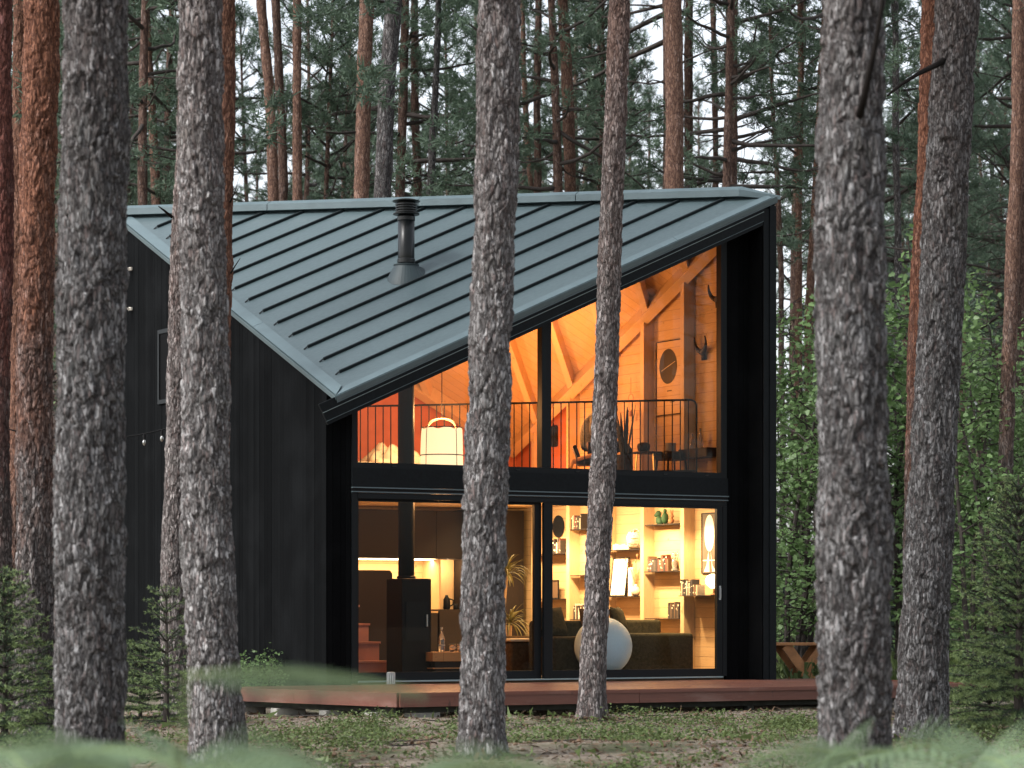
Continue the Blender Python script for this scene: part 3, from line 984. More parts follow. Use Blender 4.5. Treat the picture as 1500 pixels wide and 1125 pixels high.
# ---------------------------------------------------------------- furnishings, ground floor
FZ = 0.051
# sofa facing the glass
sf = thing('sofa', 'long dark olive linen sofa with low back behind the right glass door', 'sofa', (4.8, 1.4, FZ))
o_ = (4.8, 1.4, FZ)
MB().rbox(3.62, 4.78, 0.86, 1.62, FZ, 0.60, 0.05).build('seat', M['sofa'], sf, o_, True)
MB().rbox(4.785, 5.98, 0.84, 1.62, FZ, 0.645, 0.05).build('seat', M['sofa'], sf, o_, True)
MB().rbox(3.78, 4.82, 1.63, 1.90, FZ, 0.83, 0.05).build('backrest', M['sofa'], sf, o_, True)
MB().rbox(4.825, 5.92, 1.63, 1.90, FZ, 0.84, 0.05).build('backrest', M['sofa'], sf, o_, True)
def cushion(p, wd, h, th, rz, tilt, mat, label, cat='cushion'):
    m = MB()
    n = 10
    vs, fs = [], []
    for s_ in (1, -1):
        for i in range(n + 1):
            for j in range(n + 1):
                x, y = i / n * 2 - 1, j / n * 2 - 1
                pin = 1 - 0.10 * (1 - abs(x)) * 0 - 0.0
                e = max(0.0, (1 - x ** 4) * (1 - y ** 4)) ** 0.6
                k = 1 - 0.12 * ((1 - abs(x)) * 0 + (x * x) * (1 - y * y) * 0) 
                px = x * (1 - 0.07 * (1 - y * y)) ; py = y * (1 - 0.07 * (1 - x * x))
                vs.append((px * wd / 2, s_ * e * th / 2, (py + 1) * h / 2))
    N = (n + 1) ** 2
    for q in (0, 1):
        for i in range(n):
            for j in range(n):
                a = q * N + i * (n + 1) + j
                f = (a, a + 1, a + n + 2, a + n + 1)
                fs.append(f if q == 0 else f[::-1])
    m.add(vs, fs)
    o = m.build('cushion', mat, None, (0, 0, 0), True)
    o.location = W3(p)
    o.rotation_euler = (tilt, 0, TH + rz)
    return tag(o, label, cat)
cushion((3.98, 1.42, 0.605), 0.55, 0.45, 0.16, 0.3, -0.35, M['sofa'], 'dark olive cushion slumped at the left end of the sofa')
cushion((4.72, 1.56, 0.60), 0.46, 0.42, 0.14, -0.2, -0.2, M['pillow'], 'light brown cushion leaning on the sofa back beside the big ball')
cushion((5.12, 1.46, 0.65), 0.52, 0.40, 0.16, 0.75, -0.3, M['sofa'], 'dark pointed cushion standing on its corner on the sofa')
# armchair / pouf by the mullion
pf = thing('armchair', 'square olive brown armchair with pale throw behind the left glass door', 'armchair', (3.9, 2.3, FZ))
o_ = (3.9, 2.3, FZ)
MB().rbox(3.55, 4.26, 2.0, 2.62, FZ, 0.52, 0.05).build('seat', M['pillow'], pf, o_, True)
MB().rbox(3.55, 4.26, 2.63, 2.84, FZ, 0.60, 0.05).build('backrest', M['pillow'], pf, o_, True)
m = MB(); m.rbox(3.53, 4.28, 1.98, 2.64, 0.521, 0.565, 0.02)
m.build('throw', M['cream'], pf, o_, True)
# exercise ball
t = MB(); t.blob((4.25, 0.55, FZ + 0.415), 0.415, 40, 24)
ballo = t.solo('exercise_ball', M['ball'], 'big pale grey exercise ball just inside the right glass door', 'ball', (4.25, 0.55, FZ), smooth=True)
# coffee table
ct = thing('coffee_table', 'low table with thick orange oak slab top behind left glass door', 'table', (2.5, 1.7, FZ))
o_ = (2.5, 1.7, FZ)
MB().box(1.98, 3.0, 1.45, 2.05, 0.255, 0.385).build('tabletop', M['oak'], ct, o_, bevel=0.006)
MB().box(2.05, 2.93, 1.52, 1.98, FZ, 0.2545).build('base', M['walnut'], ct, o_)
MB().box(2.0, 2.98, 1.47, 2.03, 0.15, 0.165).build('lower_shelf', M['oak'], ct, o_)
bt = NT('clear bottle glass')
bt.col((0.9, 0.9, 0.85)); bt.set(rough=0.03, trans=0.85)
M['bottle'] = bt.mat
M['waterline'] = plain('pale bottle label', (0.6, 0.56, 0.45), 0.6)
bo = thing('bottle', 'tall clear glass bottle with narrow neck on the oak coffee table', 'bottle', (2.28, 1.75, 0.386))
m = MB(); m.lathe([(0.045, 0.0), (0.048, 0.01), (0.048, 0.17), (0.042, 0.21), (0.020, 0.255), (0.016, 0.31), (0.016, 0.325)], (0, 0, 0), 20)
m.build('body', M['bottle'], bo, smooth=True)
m = MB(); m.lathe([(0.0485, 0.085), (0.0488, 0.105)], (0, 0, 0), 20); m.build('label_band', M['waterline'], bo)
m = MB(); m.lathe([(0.018, 0.326), (0.018, 0.35), (0.012, 0.352)], (0, 0, 0), 14); m.build('stopper', M['waterline'], bo)
for i, (u_, w_, lb) in enumerate(((2.43, 1.70, 'tumbler nearer the bottle'), (2.53, 1.66, 'tumbler farther from the bottle'))):
    m = MB(); m.lathe([(0.036, 0.0), (0.05, 0.03), (0.053, 0.06), (0.045, 0.115), (0.042, 0.115), (0.049, 0.06), (0.046, 0.032), (0.01, 0.012)], (u_, w_, 0.386), 20)
    m.solo('drinking_glass', M['bottle'], 'round clear glass ' + lb + ' on the oak table', 'glass', (u_, w_, 0.386), 'glasses on the coffee table', True)
# wood stove
st = thing('wood_stove', 'tall black wood stove under the flue pipe in the left window', 'stove', (CHU, CHW, FZ))
o_ = (CHU, CHW, FZ)
MB().box(1.60, 2.07, 1.66, 2.16, FZ, 1.43).build('body', M['black'], st, o_, bevel=0.015)
m = MB(); m.box(1.66, 2.01, 1.645, 1.6585, 0.55, 1.10); d_ = m.build('fire_door', M['frame'], st, o_)
m = MB(); m.box(1.97, 1.99, 1.615, 1.644, 0.75, 0.92); m.build('handle', M['steel'], d_, o_)
m = MB(); m.lathe([(0.115, 1.431), (0.115, 5.52)], (CHU, CHW, 0), 26); m.build('flue_pipe', M['black'], st, o_, smooth=True)
MB().lathe([(0.12, 1.43), (0.135, 1.435), (0.135, 1.46), (0.12, 1.47)], (CHU, CHW, 0), 26).build('flue_collar', M['black'], st, o_)
# stair to the upper floor
sr = thing('staircase', 'dusty pink boxed stair steps in the left corner of the ground floor', 'staircase', (1.0, 2.8, FZ))
o_ = (1.0, 2.8, FZ)
for i, (w0, z1) in enumerate(((2.55, 0.25), (2.90, 0.525), (3.25, 0.79), (3.60, 1.06))):
    MB().box(0.55, 1.855, w0, w0 + 0.349, FZ, z1 - 0.033).build('riser', M['pinkstep'], sr, o_)
    MB().box(0.54, 1.872, w0 - 0.022, w0 + 0.348, z1 - 0.0325, z1).build('tread', M['pinkstep'], sr, o_, bevel=0.004)
m = MB(); m.prism([(0.35, FZ), (2.79, FZ), (2.79, 1.54), (2.75, 1.59), (0.35, 1.59)], 'y', 4.33, 4.95)
m.solo('storage_box', M['walnut'], 'dark brown storage block rising behind the pink stair', 'cupboard', (1.6, 4.6, FZ), bevel=0.01)
# kitchen
wc = thing('wall_cabinet', 'dark brown kitchen wall cabinets above the glowing light strip', 'cabinet', (3.9, 6.6, 1.8))
o_ = (3.9, 6.6, 1.8)
for a, c in ((2.2, 3.20), (3.205, 4.20), (4.205, 4.64), (4.645, 5.15)):
    MB().box(a, c, 6.45, 6.849, 1.815, 2.60).build('door_front', M['walnut'], wc, o_, bevel=0.004)
m = MB(); m.box(2.2, 4.72, 6.52, 6.60, 1.795, 1.8145)
m.build('light_strip', mat_emit('warm led strip', (1.0, 0.70, 0.36), 7), wc, o_)
bc = thing('base_cabinet', 'dark brown kitchen base cabinets with pale worktop at back wall', 'cabinet', (3.4, 6.5, FZ))
o_ = (3.4, 6.5, FZ)
MB().box(2.2, 4.58, 6.28, 6.849, FZ, 0.94).build('body', M['walnut'], bc, o_)
MB().box(2.18, 4.58, 6.26, 6.849, 0.9405, 0.97).build('worktop', M['timber'], bc, o_)
tc = thing('tall_cabinet', 'tall dark brown cupboard wall with open lit niche behind bottle', 'cupboard', (5.4, 6.5, FZ))
o_ = (5.4, 6.5, FZ)
MB().box(4.60, 5.15, 6.25, 6.849, FZ, 1.0).build('lower_door', M['walnut'], tc, o_)
MB().box(5.155, 5.70, 6.25, 6.849, FZ, 2.62).build('door_front', M['walnut'], tc, o_)
MB().box(5.705, 6.16, 6.25, 6.849, FZ, 2.62).build('door_front', M['walnut'], tc, o_)
MB().box(4.60, 5.15, 6.80, 6.849, 1.001, 1.81).build('niche_back', M['timber'], tc, o_)
MB().box(4.601, 4.625, 6.26, 6.799, 1.001, 1.81).build('niche_side', M['timber'], tc, o_)
m = MB()
m.lathe([(0.05, 0), (0.06, 0.02), (0.055, 0.16), (0.03, 0.2), (0.02, 0.23)], (4.86, 6.5, 1.001), 14)
m.tube([(4.92, 6.5, 1.05), (4.98, 6.5, 1.08), (4.98, 6.5, 1.15), (4.91, 6.5, 1.17)], 0.012, 6)
m.solo('kettle', M['black'], 'small black kettle standing in the lit kitchen niche', 'kettle', (4.86, 6.5, 1.001), smooth=True)
m = MB(); m.lathe([(0.035, 0), (0.04, 0.01), (0.04, 0.09)], (5.0, 6.45, 1.001), 14)
m.solo('cup', M['black'], 'black cup beside the kettle in the kitchen niche', 'cup', (5.0, 6.45, 1.001), smooth=True)

# long leaved potted plant (yucca)
def blade_leaf(m, base, d, L, wd, droop, n=7, fold=0.25, up=Vector((0, 0, 1))):
    d = Vector(d).normalized()
    s = d.cross(up)
    if s.length < 0.1: s = Vector((1, 0, 0))
    s.normalize()
    pts = []
    p = Vector(base)
    for i in range(n + 1):
        t = i / n
        wv = wd * (math.sin(PI * min(0.97, 0.12 + 0.88 * t)) ** 0.7) * 0.5
        nn = s.cross(d).normalized()
        pts.append((p - s * wv + nn * wv * fold, p + Vector((0, 0, 0)), p + s * wv + nn * wv * fold))
        p = p + d * (L / n)
        d = (d + Vector((0, 0, -droop / n))).normalized()
        s = d.cross(up)
        if s.length < 0.05: s = Vector((1, 0, 0))
        s.normalize()
    vs = [q for tr in pts for q in tr]
    fs = []
    for i in range(n):
        a = 3 * i
        fs += [(a, a + 1, a + 4, a + 3), (a + 1, a + 2, a + 5, a + 4)]
    m.add(vs, fs)
rr = random.Random(21)
yp = (4.55, 3.85, FZ)
yu = thing('yucca_plant', 'tall yucca with two drooping heads of narrow leaves in front of dark cupboard', 'plant', yp)
m = MB(); m.lathe([(0.13, FZ), (0.17, FZ + 0.28), (0.16, FZ + 0.28), (0.15, FZ + 0.25)], (yp[0], yp[1], 0), 20); m.build('pot', M['cream'], yu, yp)
m = MB(); m.tube([(yp[0], yp[1], 0.3), (yp[0] + 0.02, yp[1], 0.75)], 0.03, 8); m.tube([(yp[0] - 0.04, yp[1], 0.3), (yp[0] - 0.08, yp[1] + 0.03, 1.0), (yp[0] - 0.05, yp[1], 1.52)], 0.028, 8)
m.build('trunk', M['timber'], yu, yp)
m = MB()
for c in ((yp[0] + 0.02, yp[1], 0.78), (yp[0] - 0.05, yp[1], 1.55)):
    for i in range(46):
        a = rr.uniform(0, 2 * PI); e = rr.uniform(-0.1, 1.2)
        blade_leaf(m, (c[0], c[1], c[2] + rr.uniform(-0.05, 0.05)), (math.cos(a) * math.cos(e), math.sin(a) * math.cos(e), math.sin(e)), rr.uniform(0.35, 0.55), 0.028, rr.uniform(1.0, 2.0))
m.build('leaves', M['plantdry'], yu, yp)
# snake plant on shelf C2
def snake_plant(p, label, H, mat, potmat, pr=0.09, ph=0.15, n=5, seed=1, group=None):
    r_ = random.Random(seed)
    t = thing('snake_plant', label, 'plant', p)
    m = MB(); m.lathe([(pr * 0.8, 0), (pr, 0.02), (pr, ph), (pr * 0.88, ph), (pr * 0.86, ph - 0.03), (0.01, ph - 0.03)], (0, 0, 0), 20); m.build('pot', potmat, t, smooth=False)
    m = MB()
    for i in range(n):
        a = r_.uniform(0, 2 * PI); tl = r_.uniform(0.05, 0.35)
        blade_leaf(m, (math.cos(a) * pr * 0.4, math.sin(a) * pr * 0.4, ph - 0.04), (math.cos(a) * tl, math.sin(a) * tl, 1), H * r_.uniform(0.6, 1.0), 0.055, r_.uniform(-0.1, 0.25), 9)
    m.build('leaves', mat, t)
    return t
snake_plant((6.25, 4.22, 1.541), 'snake plant with upright green leaves in white pot on a shelf', 0.48, M['plant'], M['white'], seed=4)

# books: each spine stands on its shelf
BC = [(0.03, 0.022, 0.018), (0.16, 0.045, 0.03), (0.42, 0.36, 0.26), (0.035, 0.03, 0.03), (0.22, 0.06, 0.05), (0.06, 0.05, 0.04), (0.5, 0.45, 0.36), (0.12, 0.07, 0.04)]
for i, c in enumerate(BC): M['book%d' % i] = plain('book cover %d' % i, c, 0.6, 0.15, 40)
M['paper'] = plain('book pages', (0.6, 0.52, 0.38), 0.8)
def books(wa, wb, z, shelfname, seed, ids=(0, 3, 5, 1, 7), hmin=0.17, hmax=0.25, uf=6.17):
    r_ = random.Random(seed)
    wcur = wb
    lab = {0: 'near black', 1: 'rust red', 2: 'cream', 3: 'black', 4: 'faded red', 5: 'dark brown', 6: 'pale', 7: 'tan brown'}
    while wcur > wa + 0.02:
        th = r_.uniform(0.018, 0.042); h = r_.uniform(hmin, hmax); d = r_.uniform(0.12, 0.165)
        k = r_.choice(ids)
        w0 = wcur - th
        p = (uf, (w0 + wcur) / 2, z)
        m = MB()
        m.box(uf, uf + d, w0 + 0.0008, w0 + 0.0035, z, z + h); m.box(uf, uf + d, wcur - 0.0035, wcur - 0.0008, z, z + h)
        m.box(uf - 0.002, uf + 0.001, w0 + 0.0009, wcur - 0.0009, z, z + h)
        m.box(uf + 0.0012, uf + d - 0.004, w0 + 0.0036, wcur - 0.0036, z + 0.003, z + h - 0.004, mi=1)
        for q in (0.18, 0.55, 0.8):
            if r_.random() < 0.3: m.box(uf - 0.0028, uf - 0.0021, w0 + 0.003, wcur - 0.003, z + h * q, z + h * q + r_.uniform(0.006, 0.03), mi=1)
        m.solo('book', [M['book%d' % k], M['paper']], lab[k] + ' book upright in the row ' + shelfname, 'book', p, 'books ' + shelfname)
        wcur = w0
books(1.86, 2.44, 1.571, 'on the shelf beside the glass figurine', 5)
books(1.54, 1.86, 0.861, 'just above the right end of the sofa back', 6, (0, 3, 7))
books(1.02, 1.34, 1.201, 'on the deep shelf under the lamp picture', 8, (0, 2, 6, 3), 0.18, 0.24, 6.06)
books(0.86, 1.0, 1.201, 'leaning near the right end of the deep shelf', 9, (6, 2, 7), 0.14, 0.2, 6.06)
books(4.40, 4.73, 2.271, 'on the top shelf left of the trunk', 10, (1, 0, 2, 5))
books(4.30, 4.66, 0.841, 'low on the wall by the left cushion', 11, (0, 6, 7, 3))
books(5.05, 5.35, 1.901, 'on the shelf under the oval clock', 12, (1, 0, 5, 6), 0.16, 0.24)
books(3.0, 3.45, 1.921, 'pale beside the round basket', 13, (6, 2), 0.06, 0.09)
# figures and vases on the shelves
M['cactus'] = plain('green cactus', (0.03, 0.085, 0.035), 0.7, 0.3, 30)
M['clay'] = plain('terracotta clay', (0.36, 0.17, 0.08), 0.8, 0.15, 12)
m = MB()
for q in ((0, 0, 0.06, 0.055, 1.3), (0.0, 0.02, 0.16, 0.05, 1.0), (0.0, 0.09, 0.14, 0.03, 0.9), (0.0, -0.05, 0.05, 0.05, 1.1)):
    m.blob((6.24 + q[0], 2.22 + q[1], 2.281 + q[2]), q[3], 12, 8, squash=(1, 1, q[4]))
m.solo('cactus', M['cactus'], 'lumpy green cactus on the top right shelf', 'plant', (6.24, 2.22, 2.281), smooth=True)
m = MB()
m.blob((6.24, 2.05, 2.281 + 0.09), 0.055, 12, 8, squash=(1, 1, 1.6)); m.blob((6.24, 2.05, 2.281 + 0.2), 0.03, 12, 8)
m.solo('cactus', M['cactus'], 'darker upright green cactus right of the lumpy one', 'plant', (6.24, 2.05, 2.281), smooth=True)
m = MB()
m.blob((6.24, 1.88, 2.281 + 0.045), 0.045, 12, 8, squash=(1, 1.2, 1)); m.blob((6.24, 1.86, 2.281 + 0.11), 0.03, 12, 8)
for s_ in (-1, 1): m.tube([(6.24, 1.86 + s_ * 0.012, 2.281 + 0.13), (6.24, 1.86 + s_ * 0.035, 2.281 + 0.21)], [0.012, 0.006], 6)
m.solo('rabbit_figurine', M['clay'], 'brown long eared figurine right of the cacti', 'figurine', (6.24, 1.88, 2.281), smooth=True)
m = MB()
m.lathe([(0.05, 0), (0.05, 0.02), (0.03, 0.05), (0.045, 0.1), (0.04, 0.16), (0.02, 0.19)], (6.2, 1.72, 1.571), 14); m.blob((6.2, 1.72, 1.571 + 0.23), 0.045)
m.tube([(6.2, 1.76, 1.72), (6.2, 1.80, 1.80), (6.2, 1.76, 1.85)], 0.014, 6); m.tube([(6.2, 1.68, 1.72), (6.2, 1.63, 1.80), (6.2, 1.66, 1.86)], 0.014, 6)
m.solo('glass_figurine', M['bottle'], 'clear glass figurine with raised arms beside dark books', 'figurine', (6.2, 1.72, 1.571), smooth=True)
# knotted basket and stacked papers on B1
m = MB()
r_ = random.Random(4)
for i in range(26):
    a = r_.uniform(0, PI); ph = r_.uniform(0, 2 * PI)
    R = 0.15
    ring = []
    ax = Vector((math.sin(a) * math.cos(ph), math.sin(a) * math.sin(ph), math.cos(a)))
    x_ = ax.orthogonal().normalized(); y_ = ax.cross(x_)
    off = r_.uniform(-0.08, 0.08)
    rad = math.sqrt(R * R - off * off)
    for k in range(19):
        t_ = 2 * PI * k / 18
        ring.append(Vector((6.22, 2.83, 1.921 + 0.155)) + ax * off + (x_ * math.cos(t_) + y_ * math.sin(t_)) * rad)
    m.tube(ring, 0.009, 5, False)
m.solo('woven_ball', M['cream'], 'round cream woven wicker ball on the middle shelf', 'ornament', (6.22, 2.83, 1.921), smooth=True)
# framed drawing leaning and vase with dry stems on B2
def frame_pic(label, p, wd, h, draw, frame_m, paper_m, tilt=0.0, th=0.02, cat='picture'):
    t = thing('picture', label, cat, p)      # hangs on the end wall: faces -u
    t.rotation_euler = (0, tilt, TH)
    m = MB(); f = 0.014
    m.box(-th, 0, -wd / 2, wd / 2, 0, f); m.box(-th, 0, -wd / 2, wd / 2, h - f, h)
    m.box(-th, 0, -wd / 2, -wd / 2 + f, f + 0.0005, h - f - 0.0005); m.box(-th, 0, wd / 2 - f, wd / 2, f + 0.0005, h - f - 0.0005)
    m.build('frame', frame_m, t)
    m = MB(); m.box(-th * 0.5, -0.001, -wd / 2 + f, wd / 2 - f, f, h - f); m.build('print', paper_m, t)
    if draw: draw(t, -th * 0.5)
    return t
def lines_draw(t, x):
    m = MB(); r_ = random.Random(2)
    for i in range(14):
        y, z = r_.uniform(-0.16, 0.16), r_.uniform(0.1, 0.5)
        m.tube([(x - 0.001, y, z), (x - 0.001, y + r_.uniform(-0.06, 0.06), z + r_.uniform(0.02, 0.1))], 0.002, 4)
    m.build('drawing', M['clay'], t)
frame_pic('pale framed line drawing leaning on the middle shelf', (6.22, 3.38, 1.201), 0.46, 0.6, lines_draw, M['black'], M['white'], 0.12)
vs_ = thing('vase', 'round blush vase with tall dry stems beside the drawing', 'vase', (6.22, 2.86, 1.201))
m = MB(); m.lathe([(0.03, 0), (0.065, 0.03), (0.075, 0.08), (0.05, 0.13), (0.022, 0.15), (0.022, 0.18), (0.018, 0.18), (0.018, 0.14)], (0, 0, 0), 20); m.build('body', M['cream'], vs_, smooth=True)
m = MB(); r_ = random.Random(8)
for i in range(9):
    a = r_.uniform(-0.35, 0.35); b_ = r_.uniform(-0.12, 0.12)
    e_ = (b_, a * 0.5, r_.uniform(0.45, 0.62))
    m.tube([(0, 0, 0.15), (b_ * 0.4, a * 0.2, 0.36), e_], [0.003, 0.003, 0.002], 4)
    m.blob((e_[0], e_[1], e_[2]), 0.014, 6, 5, squash=(1, 1, 2))
m.build('dry_stems', M['clay'], vs_)
m = MB(); m.lathe([(0.05, 0), (0.05, 0.42), (0.035, 0.44)], (6.24, 3.02, 1.201), 14)
m.solo('candle', M['white'], 'tall white pillar candle behind the dry stems', 'candle', (6.24, 3.02, 1.201), smooth=False)
# small dark photo on shelf D2, jar on D1, clock on the wall
frame_pic('small dark photograph standing on the lower left shelf', (6.25, 5.36, 1.171), 0.22, 0.30, None, M['black'], M['book7'])
ck = thing('wall_clock', 'black oval wall disc high on the left end of the shelves', 'clock', (6.349, 5.42, 2.34))
m = MB(); m.lathe([(0.17, -0.02), (0.18, -0.01), (0.18, 0.0)], (0, 0, 0), 36)
m2 = MB(); m2.add([(-z - 0.022, x, y) for x, y, z in m.v], m.f); m2.build('disc', M['black'], ck)
m = MB(); m.lathe([(0.05, 0), (0.06, 0.05), (0.05, 0.18), (0.02, 0.22)], (6.25, 5.56, 1.901), 14)
m.solo('clay_jar', M['clay'], 'brown clay jar at the left end of the clock shelf', 'jar', (6.25, 5.56, 1.901), smooth=True)
# lamp picture on the end wall, right
M['greyprint'] = plain('grey brown print', (0.13, 0.10, 0.075), 0.7, 0.15, 5)
def lamp_draw(t, x):
    m = MB(); n = 36
    m.prism([(0.13 * math.cos(2 * PI * i / n), 0.60 + 0.27 * math.sin(2 * PI * i / n)) for i in range(n)], 'x', x - 0.004, x - 0.001)
    m.prism([(-0.035, 0.335), (-0.075, 0.03), (-0.17, 0.03), (-0.08, 0.12)][::-1], 'x', x - 0.004, x - 0.001)
    m.prism([(0.02, 0.335), (0.0, 0.03), (0.15, 0.03), (0.08, 0.12)], 'x', x - 0.004, x - 0.001)
    m.box(x - 0.0035, x - 0.001, -0.15, 0.17, 0.19, 0.205)
    m.build('drawing', M['white'], t)
frame_pic('tall black framed print of a pale oval lamp shape on the right wall', (6.349, 0.98, 1.52), 0.42, 0.90, lamp_draw, M['black'], M['greyprint'])
tl = thing('table_lamp', 'small glowing white lamp under the framed print', 'lamp', (6.18, 0.62, 1.201))
m = MB(); m.lathe([(0.05, 0), (0.06, 0.01), (0.015, 0.03), (0.015, 0.1)], (0, 0, 0), 18); m.build('base', M['clay'], tl, smooth=False)
m = MB(); m.lathe([(0.05, 0.10), (0.12, 0.16), (0.13, 0.22), (0.10, 0.28), (0.04, 0.31)], (0, 0, 0), 24); m.build('lamp_shade', mat_emit('glowing shade', (1.0, 0.75, 0.45), 2.2, (0.8, 0.75, 0.65)), tl, smooth=True)
# black spotlight on the timber at the mullion
m = MB(); m.box(6.255, 6.349, 6.05, 6.15, 2.32, 2.46)
m.solo('wall_spotlight', M['black'], 'square black spotlight high on the timber post beside the left door', 'spotlight', (6.3, 6.1, 2.32))
m = MB(); m.lathe([(0.03, 0.0), (0.07, 0.02), (0.075, 0.10), (0.02, 0.12)], (5.7, 3.2, 2.50), 16)
m.solo('ceiling_spot', M['black'], 'black ceiling spotlight left of the trunk above the shelves', 'spotlight', (5.7, 3.2, 2.5), smooth=False)

# ---------------------------------------------------------------- furnishings, upper floor
UZ = 2.881
# hanging fabric lantern
LP = (2.52, 2.20, 2.62)
pl = thing('pendant_lamp', 'big glowing cream fabric lantern hanging on a cord in the upper window', 'lamp', LP)
fabric = NT('lantern fabric')
fabric.col((0.85, 0.78, 0.66)); fabric.set(rough=0.9)
fabric.b.inputs['Emission Color'].default_value = (1.0, 0.70, 0.38, 1)
fabric.b.inputs['Emission Strength'].default_value = 0.55
m = MB()
n_ = 40
prof = [(0.255, 0.0), (0.30, 0.05), (0.312, 0.3), (0.308, 0.6), (0.30, 0.9), (0.292, 0.99)]
vs, fs = [], []
for j, (r, z) in enumerate(prof):
    for i in range(n_):
        a = 2 * PI * i / n_
        dz = 0.016 * math.cos(a * 7) if j == len(prof) - 1 else 0
        rr_ = r + 0.004 * math.sin(a * 9 + j)
        vs.append((LP[0] + rr_ * math.cos(a), LP[1] + rr_ * math.sin(a), LP[2] + z + dz))
for j in range(len(prof) - 1):
    for i in range(n_):
        k = (i + 1) % n_
        fs.append((j * n_ + i, j * n_ + k, (j + 1) * n_ + k, (j + 1) * n_ + i))
m.add(vs, fs)
m.build('lamp_shade', fabric.mat, pl, LP, True)
def ring(c, r, rt, n=32):
    return MB().tube([(c[0] + r * math.cos(2 * PI * i / n), c[1] + r * math.sin(2 * PI * i / n), c[2]) for i in range(n + 1)], rt, 6, False)
ring((LP[0], LP[1], LP[2] + 0.60), 0.316, 0.008).build('hoop', M['walnut'], pl, LP)
ring((LP[0], LP[1], LP[2] + 1.0), 0.295, 0.008).build('hoop', M['walnut'], pl, LP)
m = MB()
for a0 in (0.3, 0.3 + PI / 2):
    m.tube([(LP[0] + 0.29 * math.cos(a) * math.cos(a0), LP[1] + 0.29 * math.cos(a) * math.sin(a0), LP[2] + 1.0 + 0.13 * math.sin(a)) for a in [PI * k / 14 for k in range(15)]], 0.009, 6)
m.build('hoop_handle', M['cream'], pl, LP)
m = MB()
for a0 in (-1.3, 0.27, 1.84, 3.41): m.tube([(LP[0] + r * 1.012 * math.cos(a0), LP[1] + r * 1.012 * math.sin(a0), LP[2] + z) for r, z in prof], 0.005, 5)
m.build('rib', M['walnut'], pl, LP)
MB().tube([(LP[0], LP[1], LP[2] + 1.12), (LP[0], LP[1], zA(LP[0], LP[1]) - 0.22)], 0.006, 6).build('cord', M['black'], pl, LP)
# bed and bedding
bd = thing('bed', 'low bed with heaped cream bedding left on the upper floor', 'bed', (2.9, 5.9, UZ))
o_ = (2.9, 5.9, UZ)
MB().box(1.3, 4.3, 5.1, 6.7, UZ, UZ + 0.2).build('bed_frame', M['timber'], bd, o_)
MB().rbox(1.35, 4.25, 5.15, 6.65, UZ + 0.201, UZ + 0.40, 0.06).build('mattress', M['cream'], bd, o_, True)
m = MB(); r_ = random.Random(17)
vs, fs = [], []
nx_, ny_ = 36, 20
for i in range(nx_ + 1):
    for j in range(ny_ + 1):
        x, y = i / nx_, j / ny_
        e = math.sin(PI * x) ** 0.6 * math.sin(PI * y) ** 0.5
        h = 0.40 + e * (0.22 + 0.10 * math.sin(x * 14 + 3 * math.sin(y * 9)) + 0.06 * math.sin(y * 23 + x * 5) + r_.uniform(-0.015, 0.015))
        vs.append((2.95 + 0.95 * x, 5.2 + 0.9 * y, UZ + h))
for i in range(nx_):
    for j in range(ny_):
        a = i * (ny_ + 1) + j
        fs.append((a, a + ny_ + 1, a + ny_ + 2, a + 1))
m.add(vs, fs)
m.build('bedding', M['cream'], bd, o_, True)
# antler hooks on the end wall
def antler(p, label):
    m = MB()
    u_, w_, z_ = p
    m.tube([(u_ - 0.03, w_, z_), (u_ - 0.05, w_, z_ + 0.12)], [0.04, 0.035], 8)
    for s_ in (1, -1):
        pts, rs = [], []
        for k in range(9):
            a = -PI / 2 + s_ * (PI * 0.62) * k / 8
            pts.append((u_ - 0.06 - 0.05 * k / 8, w_ + 0.155 * math.cos(a) * 1.0 * (1 if s_ > 0 else 1) * 1.0 if False else w_ + s_ * 0.15 * math.sin(PI * 0.62 * k / 8), z_ + 0.27 - 0.15 * math.cos(PI * 0.62 * k / 8) + 0.02 * k / 8))
            rs.append(0.038 * (1 - k / 8) + 0.008)
        m.tube(pts, rs, 8)
    o = m.solo('antler_hook', M['walnut'], label, 'wall hook', p, 'dark antler hooks on the upper wall', True)
    return o
antler((6.349, 1.10, 4.68), 'lower dark antler shaped hook on the upper right wall')
antler((6.349, 0.72, 5.42), 'upper dark antler shaped hook next to the window edge')
def circ_draw(t, x):
    m = MB(); n = 40
    m.prism([(0.02 + 0.245 * math.cos(2 * PI * i / n), 0.74 + 0.265 * math.sin(2 * PI * i / n)) for i in range(n)], 'x', x - 0.004, x - 0.001)
    m.build('drawing', M['walnut'], t)
    m = MB(); m.beam((x - 0.006, 0.2, 0.68), (x - 0.006, -0.18, 0.80), 0.004, 0.008); m.build('drawing', M['cream'], t)
    m = MB(); m.box(x - 0.003, x - 0.001, -0.08, 0.05, 0.36, 0.375); m.box(x - 0.003, x - 0.001, -0.16, -0.03, 0.19, 0.2); m.build('drawing', M['walnut'], t)
frame_pic('framed poster with a dark disc on the upper right wall', (6.345, 2.09, 3.93), 0.72, 1.13, circ_draw, M['black'], M['ply'])
